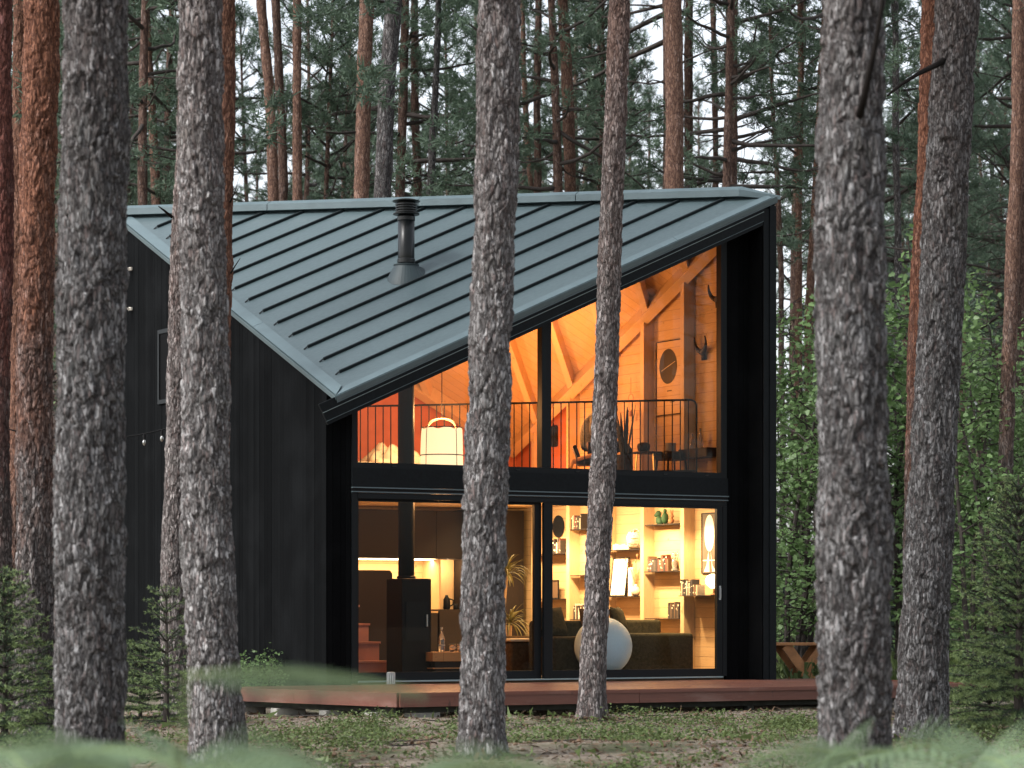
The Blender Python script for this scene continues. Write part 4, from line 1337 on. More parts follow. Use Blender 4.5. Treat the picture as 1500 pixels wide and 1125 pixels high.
# thin wooden mobile on a string
mo = thing('hanging_mobile', 'thin wooden string mobile on the upper wall right of the trunk', 'ornament', (6.25, 3.05, 3.95))
m = MB(); m.tube([(0, 0, 0.35), (0, 0, 0.62)], 0.004, 5); m.tube([(0, 0, 0.02), (0, 0, 0.1)], 0.03, 8)
for (zc_, r_, sq) in ((0.30, 0.07, 0.9), (0.19, 0.055, 1.5)):
    m.tube([(0, r_ * math.sin(2 * PI * k / 16), zc_ + r_ * sq * math.cos(2 * PI * k / 16)) for k in range(17)], 0.005, 5, False)
m.build('hoops', M['clay'], mo)
m = MB(); m.box(6.29, 6.349, 5.44, 5.62, 3.63, 3.98)
m.solo('wall_speaker', M['black'], 'black rounded box on the red wall panel by the mullion', 'speaker', (6.32, 5.53, 3.63), bevel=0.03)
# dark plant, side table, pots behind the balustrade
snake_plant((5.5, 2.02, UZ), 'dark upright snake plant behind the balustrade', 0.85, plain('dark plant leaf', (0.012, 0.014, 0.01), 0.6), M['walnut'], 0.13, 0.42, 8, 9)
sdt = thing('side_table', 'small round dark side table with brass leg behind the balustrade', 'table', (5.62, 1.55, UZ))
m = MB(); m.lathe([(0.22, 0.42), (0.225, 0.43), (0.22, 0.445)], (0, 0, 0), 28); m.build('tabletop', M['walnut'], sdt)
brass = plain('brass', (0.75, 0.45, 0.15), 0.3, 0.05, 10, metal=1.0)
for k in range(3):
    a = 2 * PI * k / 3 + 0.5
    MB().tube([(0.16 * math.cos(a), 0.16 * math.sin(a), 0.42), (0.19 * math.cos(a), 0.19 * math.sin(a), 0.0)], 0.012, 8).build('leg', brass, sdt)
m = MB(); m.lathe([(0.05, 0), (0.085, 0.02), (0.10, 0.08), (0.09, 0.12), (0.05, 0.14)], (5.58, 1.6, UZ + 0.446), 20)
m.solo('bowl', M['walnut'], 'dark round pot on the small side table', 'pot', (5.58, 1.6, UZ + 0.446), smooth=True)
stl = thing('stool', 'dark upholstered stool below the wall shelf upstairs', 'stool', (5.95, 1.42, UZ))
m = MB(); m.rbox(-0.2, 0.2, -0.2, 0.2, 0.32, 0.45, 0.05); m.build('seat', M['walnut'], stl, smooth=True)
for sx in (-1, 1):
    for sy in (-1, 1): MB().tube([(sx * 0.15, sy * 0.15, 0.33), (sx * 0.18, sy * 0.18, 0)], 0.014, 6).build('leg', M['black'], stl)
m = MB(); m.lathe([(0.075, 0), (0.08, 0.01), (0.08, 0.13), (0.07, 0.13), (0.07, 0.02)], (5.95, 1.44, UZ + 0.451), 20)
m.solo('cup', M['mug'], 'pale mug standing on the dark upholstered stool', 'cup', (5.95, 1.44, UZ + 0.451), smooth=False)
for (w_, h_, lb) in ((1.24, 0.24, 'slim clear bottle at the left end of the upper wall shelf'), (1.02, 0.30, 'round bellied clear bottle on the upper wall shelf')):
    m = MB(); m.lathe([(0.04, 0), (0.048, 0.01), (0.045, h_ * 0.5), (0.018, h_ * 0.7), (0.016, h_)], (6.2, w_, 3.361), 16)
    m.solo('bottle', M['bottle'], lb, 'bottle', (6.2, w_, 3.361), 'bottles on the upper wall shelf', True)

# lamps that light the rooms (not all of them sit in a fitting)
def lamp(name, kind, p, energy, color=(1.0, 0.63, 0.30), size=0.1, aim=None, label=None, size_y=None):
    l = bpy.data.lights.new(name, kind)
    l.energy = energy
    l.color = color
    if kind == 'AREA':
        l.size = size
        if size_y: l.shape = 'RECTANGLE'; l.size_y = size_y
    else:
        l.shadow_soft_size = size
    if kind == 'SPOT':
        l.spot_size = math.radians(95); l.spot_blend = 0.6
    o = bpy.data.objects.new(name, l)
    COL.objects.link(o)
    o.location = W3(p)
    if aim is not None:
        d = Vector(W3(aim)) - Vector(W3(p))
        o.rotation_euler = d.to_track_quat('-Z', 'Y').to_euler()
    return o
WARM = (1.0, 0.47, 0.165)
DEEP = (1.0, 0.39, 0.125)
SOFT = (1.0, 0.68, 0.36)
for w_ in (0.9, 2.0, 3.1, 4.25, 5.3):
    lamp('shelf_light', 'SPOT', (5.45, w_, 2.58), 165, SOFT, 0.05, (6.3, w_, 0.7))
lamp('shelf_wall_fill', 'AREA', (5.25, 3.2, 2.60), 105, SOFT, 4.4, (6.3, 3.2, 0.6), size_y=0.1)  # added fill light washing the shelf wall, no fitting belongs to it
lamp('strip_light', 'AREA', (3.5, 6.5, 1.79), 22, SOFT, 2.4, (3.5, 6.6, 0.9), size_y=0.05)
lamp('niche_light', 'POINT', (4.9, 6.5, 1.72), 7, SOFT, 0.05)
lamp('pendant_light', 'POINT', (LP[0], LP[1], LP[2] + 1.25), 66, WARM, 0.15)
lamp('pendant_light', 'POINT', (LP[0], LP[1], LP[2] - 0.15), 46, WARM, 0.12)
lamp('bed_light', 'POINT', (3.2, 4.6, UZ + 1.1), 34, SOFT, 0.1)
lamp('upper_wall_light', 'POINT', (5.2, 4.6, UZ + 0.55), 48, DEEP, 0.1)
lamp('upper_wall_light', 'POINT', (5.0, 3.2, 4.6), 52, DEEP, 0.2)

# ---------------------------------------------------------------- the reader upstairs
def skin(name, verts, edges, radii, root=0, sub=2):
    me = bpy.data.meshes.new(name)
    me.from_pydata(verts, edges, [])
    o = bpy.data.objects.new(name, me)
    COL.objects.link(o)
    md = o.modifiers.new('skin', 'SKIN')
    sv = me.skin_vertices[0].data
    for i, r in enumerate(radii):
        sv[i].radius = (r, r) if not isinstance(r, tuple) else r
        sv[i].use_root = (i == root)
    md.use_smooth_shade = True
    s_ = o.modifiers.new('sub', 'SUBSURF'); s_.levels = sub; s_.render_levels = sub
    dg = bpy.context.evaluated_depsgraph_get()
    out = bpy.data.meshes.new_from_object(o.evaluated_get(dg))
    bpy.data.objects.remove(o)
    bpy.data.meshes.remove(me)
    return out

def mesh_to_mb(me, m=None):
    m = m or MB()
    return m.add([tuple(v.co) for v in me.vertices], [tuple(p.vertices) for p in me.polygons])

skinm = plain('skin', (0.50, 0.30, 0.21), 0.55, 0.06, 20)
hairm = plain('dark brown hair', (0.03, 0.018, 0.012), 0.6, 0.3, 60)
sweater = plain('grey khaki knit', (0.20, 0.175, 0.12), 0.95, 0.3, 45, spec=0.1, bump=0.5)
trouser = plain('dark trousers', (0.02, 0.018, 0.02), 0.9, 0.2, 20, spec=0.1)
px_, py_, _z = W3((5.62, 2.84, UZ))
per = wthing('person', 'person in grey khaki sweater and dark trousers reading in an armchair upstairs', 'person', (px_ - 0.02, py_, DECK + UZ))
sk = [(-0.16, 0, 0.52), (-0.19, 0, 0.68), (-0.17, 0, 0.88), (-0.09, 0, 1.05), (-0.05, 0, 1.13), (-0.01, 0, 1.20), (0.01, 0, 1.30), (0.03, 0, 1.37)]
ed = [(0, 1), (1, 2), (2, 3), (3, 4), (4, 5), (5, 6), (6, 7)]
ra_ = [0.135, 0.13, 0.14, 0.10, 0.052, 0.075, 0.088, 0.06]
def chain(start, pts, rs):
    prev = start
    for p, r in zip(pts, rs):
        sk.append(p); ra_.append(r); ed.append((prev, len(sk) - 1)); prev = len(sk) - 1
for s_ in (-1, 1):
    chain(3, [(-0.10, s_ * 0.17, 1.02), (-0.13, s_ * 0.22, 0.80), (-0.08, s_ * 0.24, 0.70), (0.06, s_ * 0.17, 0.72), (0.17, s_ * 0.09, 0.78), (0.23, s_ * 0.07, 0.79)], [0.062, 0.047, 0.042, 0.036, 0.026, 0.03])
    chain(0, [(-0.10, s_ * 0.10, 0.50), (0.12, s_ * 0.11, 0.56), (0.34, s_ * 0.12, 0.60), (0.40, s_ * 0.12, 0.52), (0.38, s_ * 0.12, 0.28), (0.36, s_ * 0.12, 0.09), (0.40, s_ * 0.12, 0.04), (0.50, s_ * 0.13, 0.03)], [0.095, 0.082, 0.062, 0.058, 0.05, 0.038, 0.036, 0.025])
bm_ = mesh_to_mb(skin('b', sk, ed, ra_))
for s_ in (-1, 1):      # fingers closed round the book
    hb = Vector((0.235, s_ * 0.07, 0.79))
    for q, (ln, oz) in enumerate(((0.075, 0.026), (0.083, 0.009), (0.078, -0.009), (0.062, -0.026))):
        b0 = hb + Vector((0.0, 0, oz)); p1 = b0 + Vector((ln * 0.45, -s_ * 0.004, 0)); p2 = p1 + Vector((ln * 0.3, -s_ * 0.022, 0)); p3 = p2 + Vector((ln * 0.1, -s_ * 0.024, 0))
        mesh_to_mb(skin('f', [tuple(b0), tuple(p1), tuple(p2), tuple(p3)], [(0, 1), (1, 2), (2, 3)], [0.009, 0.0085, 0.008, 0.007], 0, 1), bm_)
    t0 = hb + Vector((-0.03, -s_ * 0.015, 0.02)); t1 = t0 + Vector((0.03, -s_ * 0.02, 0.02)); t2 = t1 + Vector((0.03, -s_ * 0.01, 0.005))
    mesh_to_mb(skin('f', [tuple(t0), tuple(t1), tuple(t2)], [(0, 1), (1, 2)], [0.011, 0.01, 0.008], 0, 1), bm_)
# face: nose, chin, ears, eyes and mouth
bm_.blob((0.108, 0, 1.285), 0.017, 8, 6, squash=(1.2, 0.8, 1.3))
bm_.blob((0.07, 0, 1.215), 0.03, 8, 6)
for s_ in (-1, 1): bm_.blob((0.0, s_ * 0.085, 1.285), 0.024, 8, 6, squash=(0.9, 0.4, 1.3))
bm_.build('body', skinm, per, smooth=True)
m = MB()
for s_ in (-1, 1): m.blob((0.083, s_ * 0.032, 1.31), 0.011, 8, 6)
m.blob((0.092, 0, 1.238), 0.012, 8, 6, squash=(0.5, 1.9, 0.4))
m.build('face_marks', hairm, per, smooth=True)
m = MB(); m.blob((-0.012, 0, 1.325), 0.103, 16, 12, squash=(1.0, 0.95, 1.0)); m.blob((-0.07, 0, 1.22), 0.07, 12, 8, squash=(0.8, 1.1, 1.6))
m.build('hair', hairm, per, smooth=True)
sk, ed, ra_ = [(-0.165, 0, 0.50), (-0.195, 0, 0.68), (-0.175, 0, 0.88), (-0.095, 0, 1.05), (-0.065, 0, 1.10)], [(0, 1), (1, 2), (2, 3), (3, 4)], [0.155, 0.155, 0.165, 0.12, 0.07]
for s_ in (-1, 1):
    chain(3, [(-0.10, s_ * 0.18, 1.02), (-0.135, s_ * 0.23, 0.80), (-0.08, s_ * 0.25, 0.69), (0.06, s_ * 0.175, 0.72), (0.14, s_ * 0.11, 0.765)], [0.085, 0.075, 0.065, 0.052, 0.042])
mesh_to_mb(skin('s', sk, ed, ra_)).build('sweater', sweater, per, smooth=True)
sk, ed, ra_ = [(-0.165, 0, 0.50)], [], [0.15]
for s_ in (-1, 1):
    chain(0, [(-0.10, s_ * 0.10, 0.50), (0.12, s_ * 0.11, 0.56), (0.345, s_ * 0.12, 0.605), (0.41, s_ * 0.12, 0.52), (0.39, s_ * 0.12, 0.28), (0.37, s_ * 0.12, 0.10)], [0.11, 0.10, 0.082, 0.08, 0.07, 0.062])
mesh_to_mb(skin('t', sk, ed, ra_)).build('trousers', trouser, per, smooth=True)
m = MB()
for s_ in (-1, 1): m.rbox(0.31, 0.56, s_ * 0.125 - 0.045, s_ * 0.125 + 0.045, 0.0, 0.085, 0.03)
m.build('shoes', hairm, per, smooth=True)
bk = wthing('open_book', 'open pale book held in the hands of the reader upstairs', 'book', (px_ + 0.27, py_, DECK + UZ + 0.79))
for s_ in (-1, 1):
    m = MB(); m.beam((0, 0, 0), (0.06, s_ * 0.12, 0.02), 0.17, 0.012, (0.5, 0, 1)); m.build('page_block', M['paper'], bk)
ac = wthing('armchair', 'bent wood armchair with dark cushion under the reader upstairs', 'armchair', (px_ - 0.1, py_, DECK + UZ))
m = MB(); m.rbox(-0.30, 0.28, -0.26, 0.26, 0.30, 0.42, 0.05); m.build('seat', M['black'], ac, smooth=True)
m = MB(); m.beam((-0.26, 0, 0.38), (-0.34, 0, 0.60), 0.5, 0.06, (1, 0, 0)); m.build('backrest', M['black'], ac, bevel=0.02)
for s_ in (-1, 1):
    m = MB()
    m.tube([(0.26, s_ * 0.29, 0.02), (0.29, s_ * 0.29, 0.28), (0.2, s_ * 0.29, 0.45), (-0.1, s_ * 0.29, 0.44), (-0.36, s_ * 0.29, 0.36), (-0.42, s_ * 0.29, 0.16), (-0.3, s_ * 0.29, 0.02)], 0.03, 10)
    m.build('side_frame', M['oak'], ac, smooth=True)

# ---------------------------------------------------------------- outdoor things near the cabin
ds = 0.0
tl_ = thing('tin_lantern', 'small ribbed metal lantern on the deck by the left door', 'lantern', (0.32, -0.55, -0.001))
m = MB()
for k in range(12):
    a = 2 * PI * k / 12
    m.tube([(0.047 * math.cos(a), 0.047 * math.sin(a), 0.004), (0.047 * math.cos(a), 0.047 * math.sin(a), 0.15)], 0.011, 6)
m.build('ribbed_body', M['steel'], tl_)
MB().lathe([(0.05, 0.0), (0.055, 0.006), (0.04, 0.008)], (0, 0, 0), 20).build('base', M['steel'], tl_)
MB().lathe([(0.055, 0.151), (0.055, 0.16), (0.03, 0.165)], (0, 0, 0), 20).build('lid', M['steel'], tl_)

pt = wthing('picnic_table', 'orange brown timber picnic table with crossed legs behind the right corner', 'table', at(1182, 945, 44.5)[:2] + (0.0,), None, math.radians(8))
for k in range(5):
    y0 = -0.36 + 0.146 * k
    MB().box(-0.62, 1.1, y0, y0 + 0.138, 0.745, 0.785).build('tabletop_board', M['tabletimber'], pt, bevel=0.004)
# crossed legs seen side-on at the near end
MB().beam((-0.42, -0.30, 0.745), (0.12, -0.30, 0.0), 0.16, 0.05, (0, 1, 0)).build('leg', M['tabletimber'], pt)
MB().beam((0.22, -0.24, 0.745), (-0.34, -0.24, 0.0), 0.16, 0.05, (0, 1, 0)).build('leg', M['tabletimber'], pt)
for yy in (0.2, 0.26):
    MB().beam((-0.42 if yy > 0.22 else 0.22, yy, 0.745), (0.12 if yy > 0.22 else -0.34, yy, 0.0), 0.16, 0.05, (0, 1, 0)).build('leg', M['tabletimber'], pt)
MB().box(-0.08, -0.03, -0.21, 0.17, 0.30, 0.36).build('stretcher', M['tabletimber'], pt)

fx0, fx1, fy = 4.6, 11.0, 51.0
fc = wthing('wire_fence', 'dark green wire mesh fence with square posts among the bushes', 'fence', (fx0, fy, 0.0))
for k in range(4):
    xx = 0.5 + 2.0 * k + 0.0
    MB().box(xx - 0.04, xx + 0.04, -0.04, 0.04, 0.0, 1.80).build('fence_post', M['fence'], fc)
m = MB()
for k in range(int((fx1 - fx0) / 0.06)): m.box(k * 0.06, k * 0.06 + 0.006, -0.051, -0.045, 0.05, 1.68)
for k in range(9): m.box(0, fx1 - fx0, -0.045, -0.041, 0.06 + 0.2 * k, 0.068 + 0.2 * k)
m.build('mesh_panel', M['fence'], fc)

bg_ = NT('smoky bulb glass')
bg_.col((0.35, 0.34, 0.3)); bg_.set(rough=0.08, trans=0.6)
M['bulbglass'] = bg_.mat
# string of bulbs between the left trunks
sl = wthing('string_lights', 'black cable of clear festoon bulbs strung between the left trunks', 'string lights', (0, 0, 0))
p0, p1 = Vector(at(-40, 612, 34.5)), Vector(at(250, 626, 34.9))
pts = []
for k in range(25):
    t = k / 24
    q = p0.lerp(p1, t); q.z -= 0.21 * 4 * t * (1 - t)
    pts.append(q)
MB().tube(pts, 0.009, 6).build('cable', M['black'], sl)
for t in (0.12, 0.245, 0.37, 0.49, 0.62, 0.74, 0.865, 0.955):
    q = p0.lerp(p1, t); q.z -= 0.21 * 4 * t * (1 - t)
    b_ = MB().lathe([(0.011, -0.075), (0.021, -0.100), (0.022, -0.122), (0.013, -0.145), (0.003, -0.15)], (0, 0, 0), 14).build('bulb', M['bulbglass'], sl, smooth=True, loc=q)
    MB().lathe([(0.012, -0.005), (0.017, -0.01), (0.017, -0.07), (0.012, -0.075)], (0, 0, 0), 12).build('socket', M['black'], b_)

# ---------------------------------------------------------------- trees
def trunk_np(ctrl, H, seed, seg=72, dz=0.022, zvis=7.5, kw=15, kh=6.0, amp=0.02, flare=0.3, lump=0.012, r_top=0.45):
    """ctrl: (x, z, r) along the trunk; relative coordinates. Plated bark is real relief."""
    ctrl = sorted(ctrl, key=lambda q: q[1])
    za = np.array([c[1] for c in ctrl]); xa = np.array([c[0] for c in ctrl]); ra_ = np.array([c[2] for c in ctrl])
    sl_x = (xa[-1] - xa[-2]) / max(za[-1] - za[-2], 0.1)
    za2 = np.concatenate([[-0.5], za, [H]]); xa2 = np.concatenate([[xa[0]], xa, [xa[-1] + sl_x * 0.6 * (H - za[-1])]])
    ra2 = np.concatenate([[ra_[0]], ra_, [ra_[-1] * r_top]])
    z = np.concatenate([np.arange(-0.4, zvis, dz), np.arange(zvis, H + 0.01, 0.5)])
    zs = np.linspace(-0.5, H, 900)
    ker = np.hanning(61); ker /= ker.sum()
    def sm(a):
        b = np.interp(zs, za2, a)
        p = np.concatenate([np.full(30, b[0]), b, np.full(30, b[-1])])
        return np.interp(z, zs, np.convolve(p, ker, 'valid'))
    cx, r = sm(xa2), sm(ra2)
    zz = np.stack([z * 0.55, z * 0 + seed, z * 0], 1)
    wob = (vnoise(zz, seed) - 0.5) * 0.05; woby = (vnoise(zz, seed + 9) - 0.5) * 0.08
    r = r * (1 + flare * np.exp(-np.maximum(z, 0) / 0.16))
    ph = np.linspace(0, 2 * PI, seg, endpoint=False)
    Z, PH = np.meshgrid(z, ph, indexing='ij')
    R = np.repeat(r[:, None], seg, 1)
    ux, uy = np.cos(PH), np.sin(PH)
    P = np.stack([(ux * R).ravel() * kw, (uy * R).ravel() * kw, Z.ravel() * kh], 1)
    P = P + 0.95 * np.stack([vnoise(P * 0.9, seed + 1) - 0.5, vnoise(P * 0.9, seed + 2) - 0.5, vnoise(P * 0.9, seed + 3) - 0.5], 1) * 2
    d1, d2, cid = voro(P, seed)
    e = np.clip((d2 - d1) / 0.16, 0, 1)
    msk = np.clip((vnoise(P * 0.8, seed + 15) - 0.32) / 0.25, 0, 1)
    plate = 1 - (1 - e * e * (3 - 2 * e)) * msk
    P2_ = np.stack([(ux * R).ravel() * 5, (uy * R).ravel() * 5, Z.ravel() * 2.2], 1)
    lo = vnoise(P2_, seed + 5) - 0.5
    hi = vnoise(P * 3.1, seed + 6) - 0.5
    hi2 = vnoise(P * np.array([5.5, 5.5, 3.2]), seed + 8) - 0.5
    disp = amp * 0.55 * (plate - 0.75) + amp * 1.0 * (cid - 0.5) + lump * lo * 2 + amp * 0.7 * hi + amp * 0.55 * hi2
    # old branch scars
    rs_ = np.random.RandomState(seed)
    for _ in range(int(zvis * 1.1)):
        zk, pk = rs_.uniform(0.8, zvis), rs_.uniform(0, 2 * PI)
        dd = ((Z - zk) / 0.09) ** 2 + ((np.angle(np.exp(1j * (PH - pk))) * R) / 0.07) ** 2
        g = np.exp(-dd).ravel()
        disp += 0.022 * g - 0.035 * np.exp(-dd.ravel() * 6)
        plate = plate * (1 - 0.85 * np.exp(-dd.ravel() * 2.2))
    flut = 0.03 * np.exp(-np.maximum(Z, 0) / 0.2) * np.cos(PH * 5 + seed)
    RR = R.ravel() + disp + (flut * 1.0).ravel()
    V = np.stack([np.repeat(cx + wob, seg) + ux.ravel() * RR, np.repeat(woby, seg) + uy.ravel() * RR, Z.ravel()], 1)
    n = len(z)
    i = np.arange(n - 1)[:, None] * seg; k = np.arange(seg)[None, :]; k2 = (k + 1) % seg
    F = np.stack([(i + k).ravel(), (i + k2).ravel(), (i + seg + k2).ravel(), (i + seg + k).ravel()], 1)
    return V, F, plate * (0.72 + 0.28 * cid)

def trunk_mesh(name, mat, *a, **kw):
    V, F, plate = trunk_np(*a, **kw)
    me = np_mesh(name, V, F, mat, True)
    at_ = me.attributes.new('plate', 'FLOAT', 'POINT')
    at_.data.foreach_set('value', plate.astype(np.float32))
    return me

def needles(cent, dirs, rng, per=16, L=(0.10, 0.19), wd=0.012, spread=0.75):
    """tufts of narrow blades: cent (N,3), dirs (N,3)"""
    N = len(cent)
    c = np.repeat(cent, per, 0) + rng.normal(0, 0.035, (N * per, 3))
    d = unit(np.repeat(dirs, per, 0) * 0.8 + rng.normal(0, spread, (N * per, 3)))
    l = rng.uniform(L[0], L[1], (N * per, 1))
    s = unit(np.cross(d, rng.normal(0, 1, (N * per, 3)))) * wd
    V = np.stack([c - s, c + s, c + d * l + s * 0.25, c + d * l - s * 0.25], 1).reshape(-1, 3)
    F = np.arange(len(V)).reshape(-1, 4)
    return V, F

def curve(p, d, L, n, droop, rng, wig=0.12):
    pts = [np.array(p, float)]
    d = np.array(d, float)
    for i in range(n):
        d = d + np.array([rng.normal(0, wig), rng.normal(0, wig), rng.normal(0, wig) + droop])
        d = d / np.linalg.norm(d)
        pts.append(pts[-1] + d * L / n)
    return pts

def pine_proto(seed, H=21.0, zc=9.5, r0=0.15, nb=52, Lm=2.6, tufts=20, dead=26, lean=0.0):
    rng = np.random.RandomState(seed)
    zs = np.linspace(-0.4, H, 46)
    xs = lean * zs + 0.12 * np.sin(zs * 0.35 + seed); ys = 0.10 * np.cos(zs * 0.3 + seed * 2)
    def ctr(z): return np.array([np.interp(z, zs, xs), np.interp(z, zs, ys), z])
    def rad(z): return r0 * (1 - 0.80 * np.clip(z / H, 0, 1) ** 1.15)
    m = MB()
    m.tube([(xs[i], ys[i], zs[i]) for i in range(len(zs))], [float(rad(z)) * (1 + 0.08 * rng.uniform(-1, 1)) + (0.05 if z < 0.1 else 0) for z in zs], 14)
    cents, dirs = [], []
    for i in range(nb):
        t = (i + rng.uniform(0, 1)) / nb
        z = zc + (H - zc) * t ** 0.9
        a = rng.uniform(0, 2 * PI)
        el = -0.25 + 1.0 * t + rng.uniform(-0.2, 0.3)
        L = Lm * (1 - t) ** 0.55 * rng.uniform(0.55, 1.1) + 0.35
        pts = curve(ctr(z), (math.cos(a) * math.cos(el), math.sin(a) * math.cos(el), math.sin(el)), L, 6, 0.05, rng)
        r1 = 0.012 + 0.014 * L
        m.tube(pts, [r1 * (1 - 0.8 * k / 6) + 0.004 for k in range(7)], 5, mi=1)
        nt_ = int(tufts * (0.35 + 0.65 * L / Lm))
        # side twigs carrying pads of needles
        for q in range(max(3, nt_ // 4)):
            tt = rng.uniform(0.35, 1.0)
            k = min(5, int(tt * 6)); base = pts[k] + (pts[k + 1] - pts[k]) * (tt * 6 - k)
            ax = unit(pts[k + 1] - pts[k] + rng.normal(0, 0.75, 3) * np.array([1, 1, 0.5]) + np.array([0, 0, 0.25]))
            ln = rng.uniform(0.25, 0.7) * (0.5 + 0.5 * L / Lm)
            e = base + ax * ln
            m.tube([base, (base + e) / 2 + rng.normal(0, 0.03, 3), e], [0.009, 0.006, 0.004], 4, False, mi=1)
            for _ in range(4):
                f = rng.uniform(0.35, 1.1)
                cents.append(base + ax * ln * f + rng.normal(0, 0.09, 3)); dirs.append(unit(ax + np.array([0, 0, 0.35])))
        cents.append(pts[-1]); dirs.append(unit(pts[-1] - pts[-2]))
    for i in range(dead):
        z = rng.uniform(0.18 * H, zc + 2.5)
        a = rng.uniform(0, 2 * PI); el = rng.uniform(-0.35, 0.35)
        L = rng.uniform(0.4, 2.2)
        pts = curve(ctr(z), (math.cos(a) * math.cos(el), math.sin(a) * math.cos(el), math.sin(el)), L, 6, rng.uniform(-0.08, 0.06), rng, 0.17)
        m.tube(pts, [0.018 * (1 - k / 7) + 0.005 for k in range(7)], 5, mi=1)
        for _ in range(rng.randint(1, 5)):
            k = rng.randint(1, 6)
            q = curve(pts[k], unit(pts[k] - pts[k - 1] + rng.normal(0, 0.7, 3)), L * rng.uniform(0.2, 0.5), 4, 0.0, rng, 0.2)
            m.tube(q, [0.009, 0.007, 0.006, 0.005, 0.004], 4, False, mi=1)
    me = bpy.data.meshes.new('trunk')
    me.from_pydata([tuple(map(float, v)) for v in m.v], [], m.f)
    me.materials.append(M['barkF']); me.materials.append(M['twig'])
    me.polygons.foreach_set('material_index', m.m)
    me.polygons.foreach_set('use_smooth', [True] * len(me.polygons))
    V, F = needles(np.array(cents), np.array(dirs), rng)
    return me, np_mesh('crown', V, F, M['needle'])

PINES = [pine_proto(101, 21, 9.0, 0.15), pine_proto(102, 22, 10.5, 0.16, 48, 2.4, 20, 30), pine_proto(103, 19.5, 7.5, 0.13, 58, 2.5, 22, 24, 0.01),
         pine_proto(104, 23, 11.5, 0.17, 50, 2.8, 20, 34), pine_proto(105, 18, 6.0, 0.11, 60, 2.2, 22, 22, -0.012), pine_proto(106, 20, 8.5, 0.12, 46, 3.0, 24, 40, 0.015)]

# the big trunks in front and beside the cabin: pixel track of the trunk at its distance
M['barkC'] = mat_bark('pine bark browner above', 4.5, 10.0, (0.165, 0.15, 0.146), (0.17, 0.105, 0.083), attr=True, strength=0.7)
M['barkP'] = mat_bark('orange flaking bark', 1.2, 4.2, (0.09, 0.08, 0.075), (0.18, 0.089, 0.058), attr=True, strength=0.6)
M['barkR'] = mat_bark('dark red flaking bark', 2.5, 5.0, (0.085, 0.072, 0.068), (0.135, 0.052, 0.04), attr=True, strength=0.6)
M['barkS'] = mat_bark('deep grey bark', 40, 50, (0.08, 0.075, 0.072), attr=True, strength=0.6)

def tree(name, label, d, track, mat, seed, H=17.0, crown=None, crown_z=2.0, group=None, seg=72, dz=0.022, kw=15, kh=6.0, amp=0.02, lump=0.012, zvis=None, flare=0.3, base_y=None):
    pts = []
    for (x, y, wd) in track:
        X, _, Z = at(x, y, d)
        pts.append((X, Z, wd / 2 * d / 4000))
    pts.sort(key=lambda q: q[1])
    x0 = pts[0][0]
    gz_ = gz1(x0, d) - 0.03
    root = wthing(name, label, 'tree', (x0, d, gz_), group)
    ctrl = [(p[0] - x0, p[1] - gz_, p[2]) for p in pts]
    zv = zvis or (at(0, -60, d)[2] + 0.3)
    me = trunk_mesh('trunk', mat, ctrl, H, seed, seg, dz, zv, kw, kh, amp, flare, lump)
    link('trunk', me, root)
    if crown is not None:
        o = link('crown', PINES[crown][1], root, (ctrl[-1][0] + 0.6 * (ctrl[-1][0] - ctrl[-2][0]) / max(0.1, ctrl[-1][1] - ctrl[-2][1]) * (H - ctrl[-1][1]) * 0.7, 0, H - 21 + crown_z), seed * 1.3)
    return root, ctrl

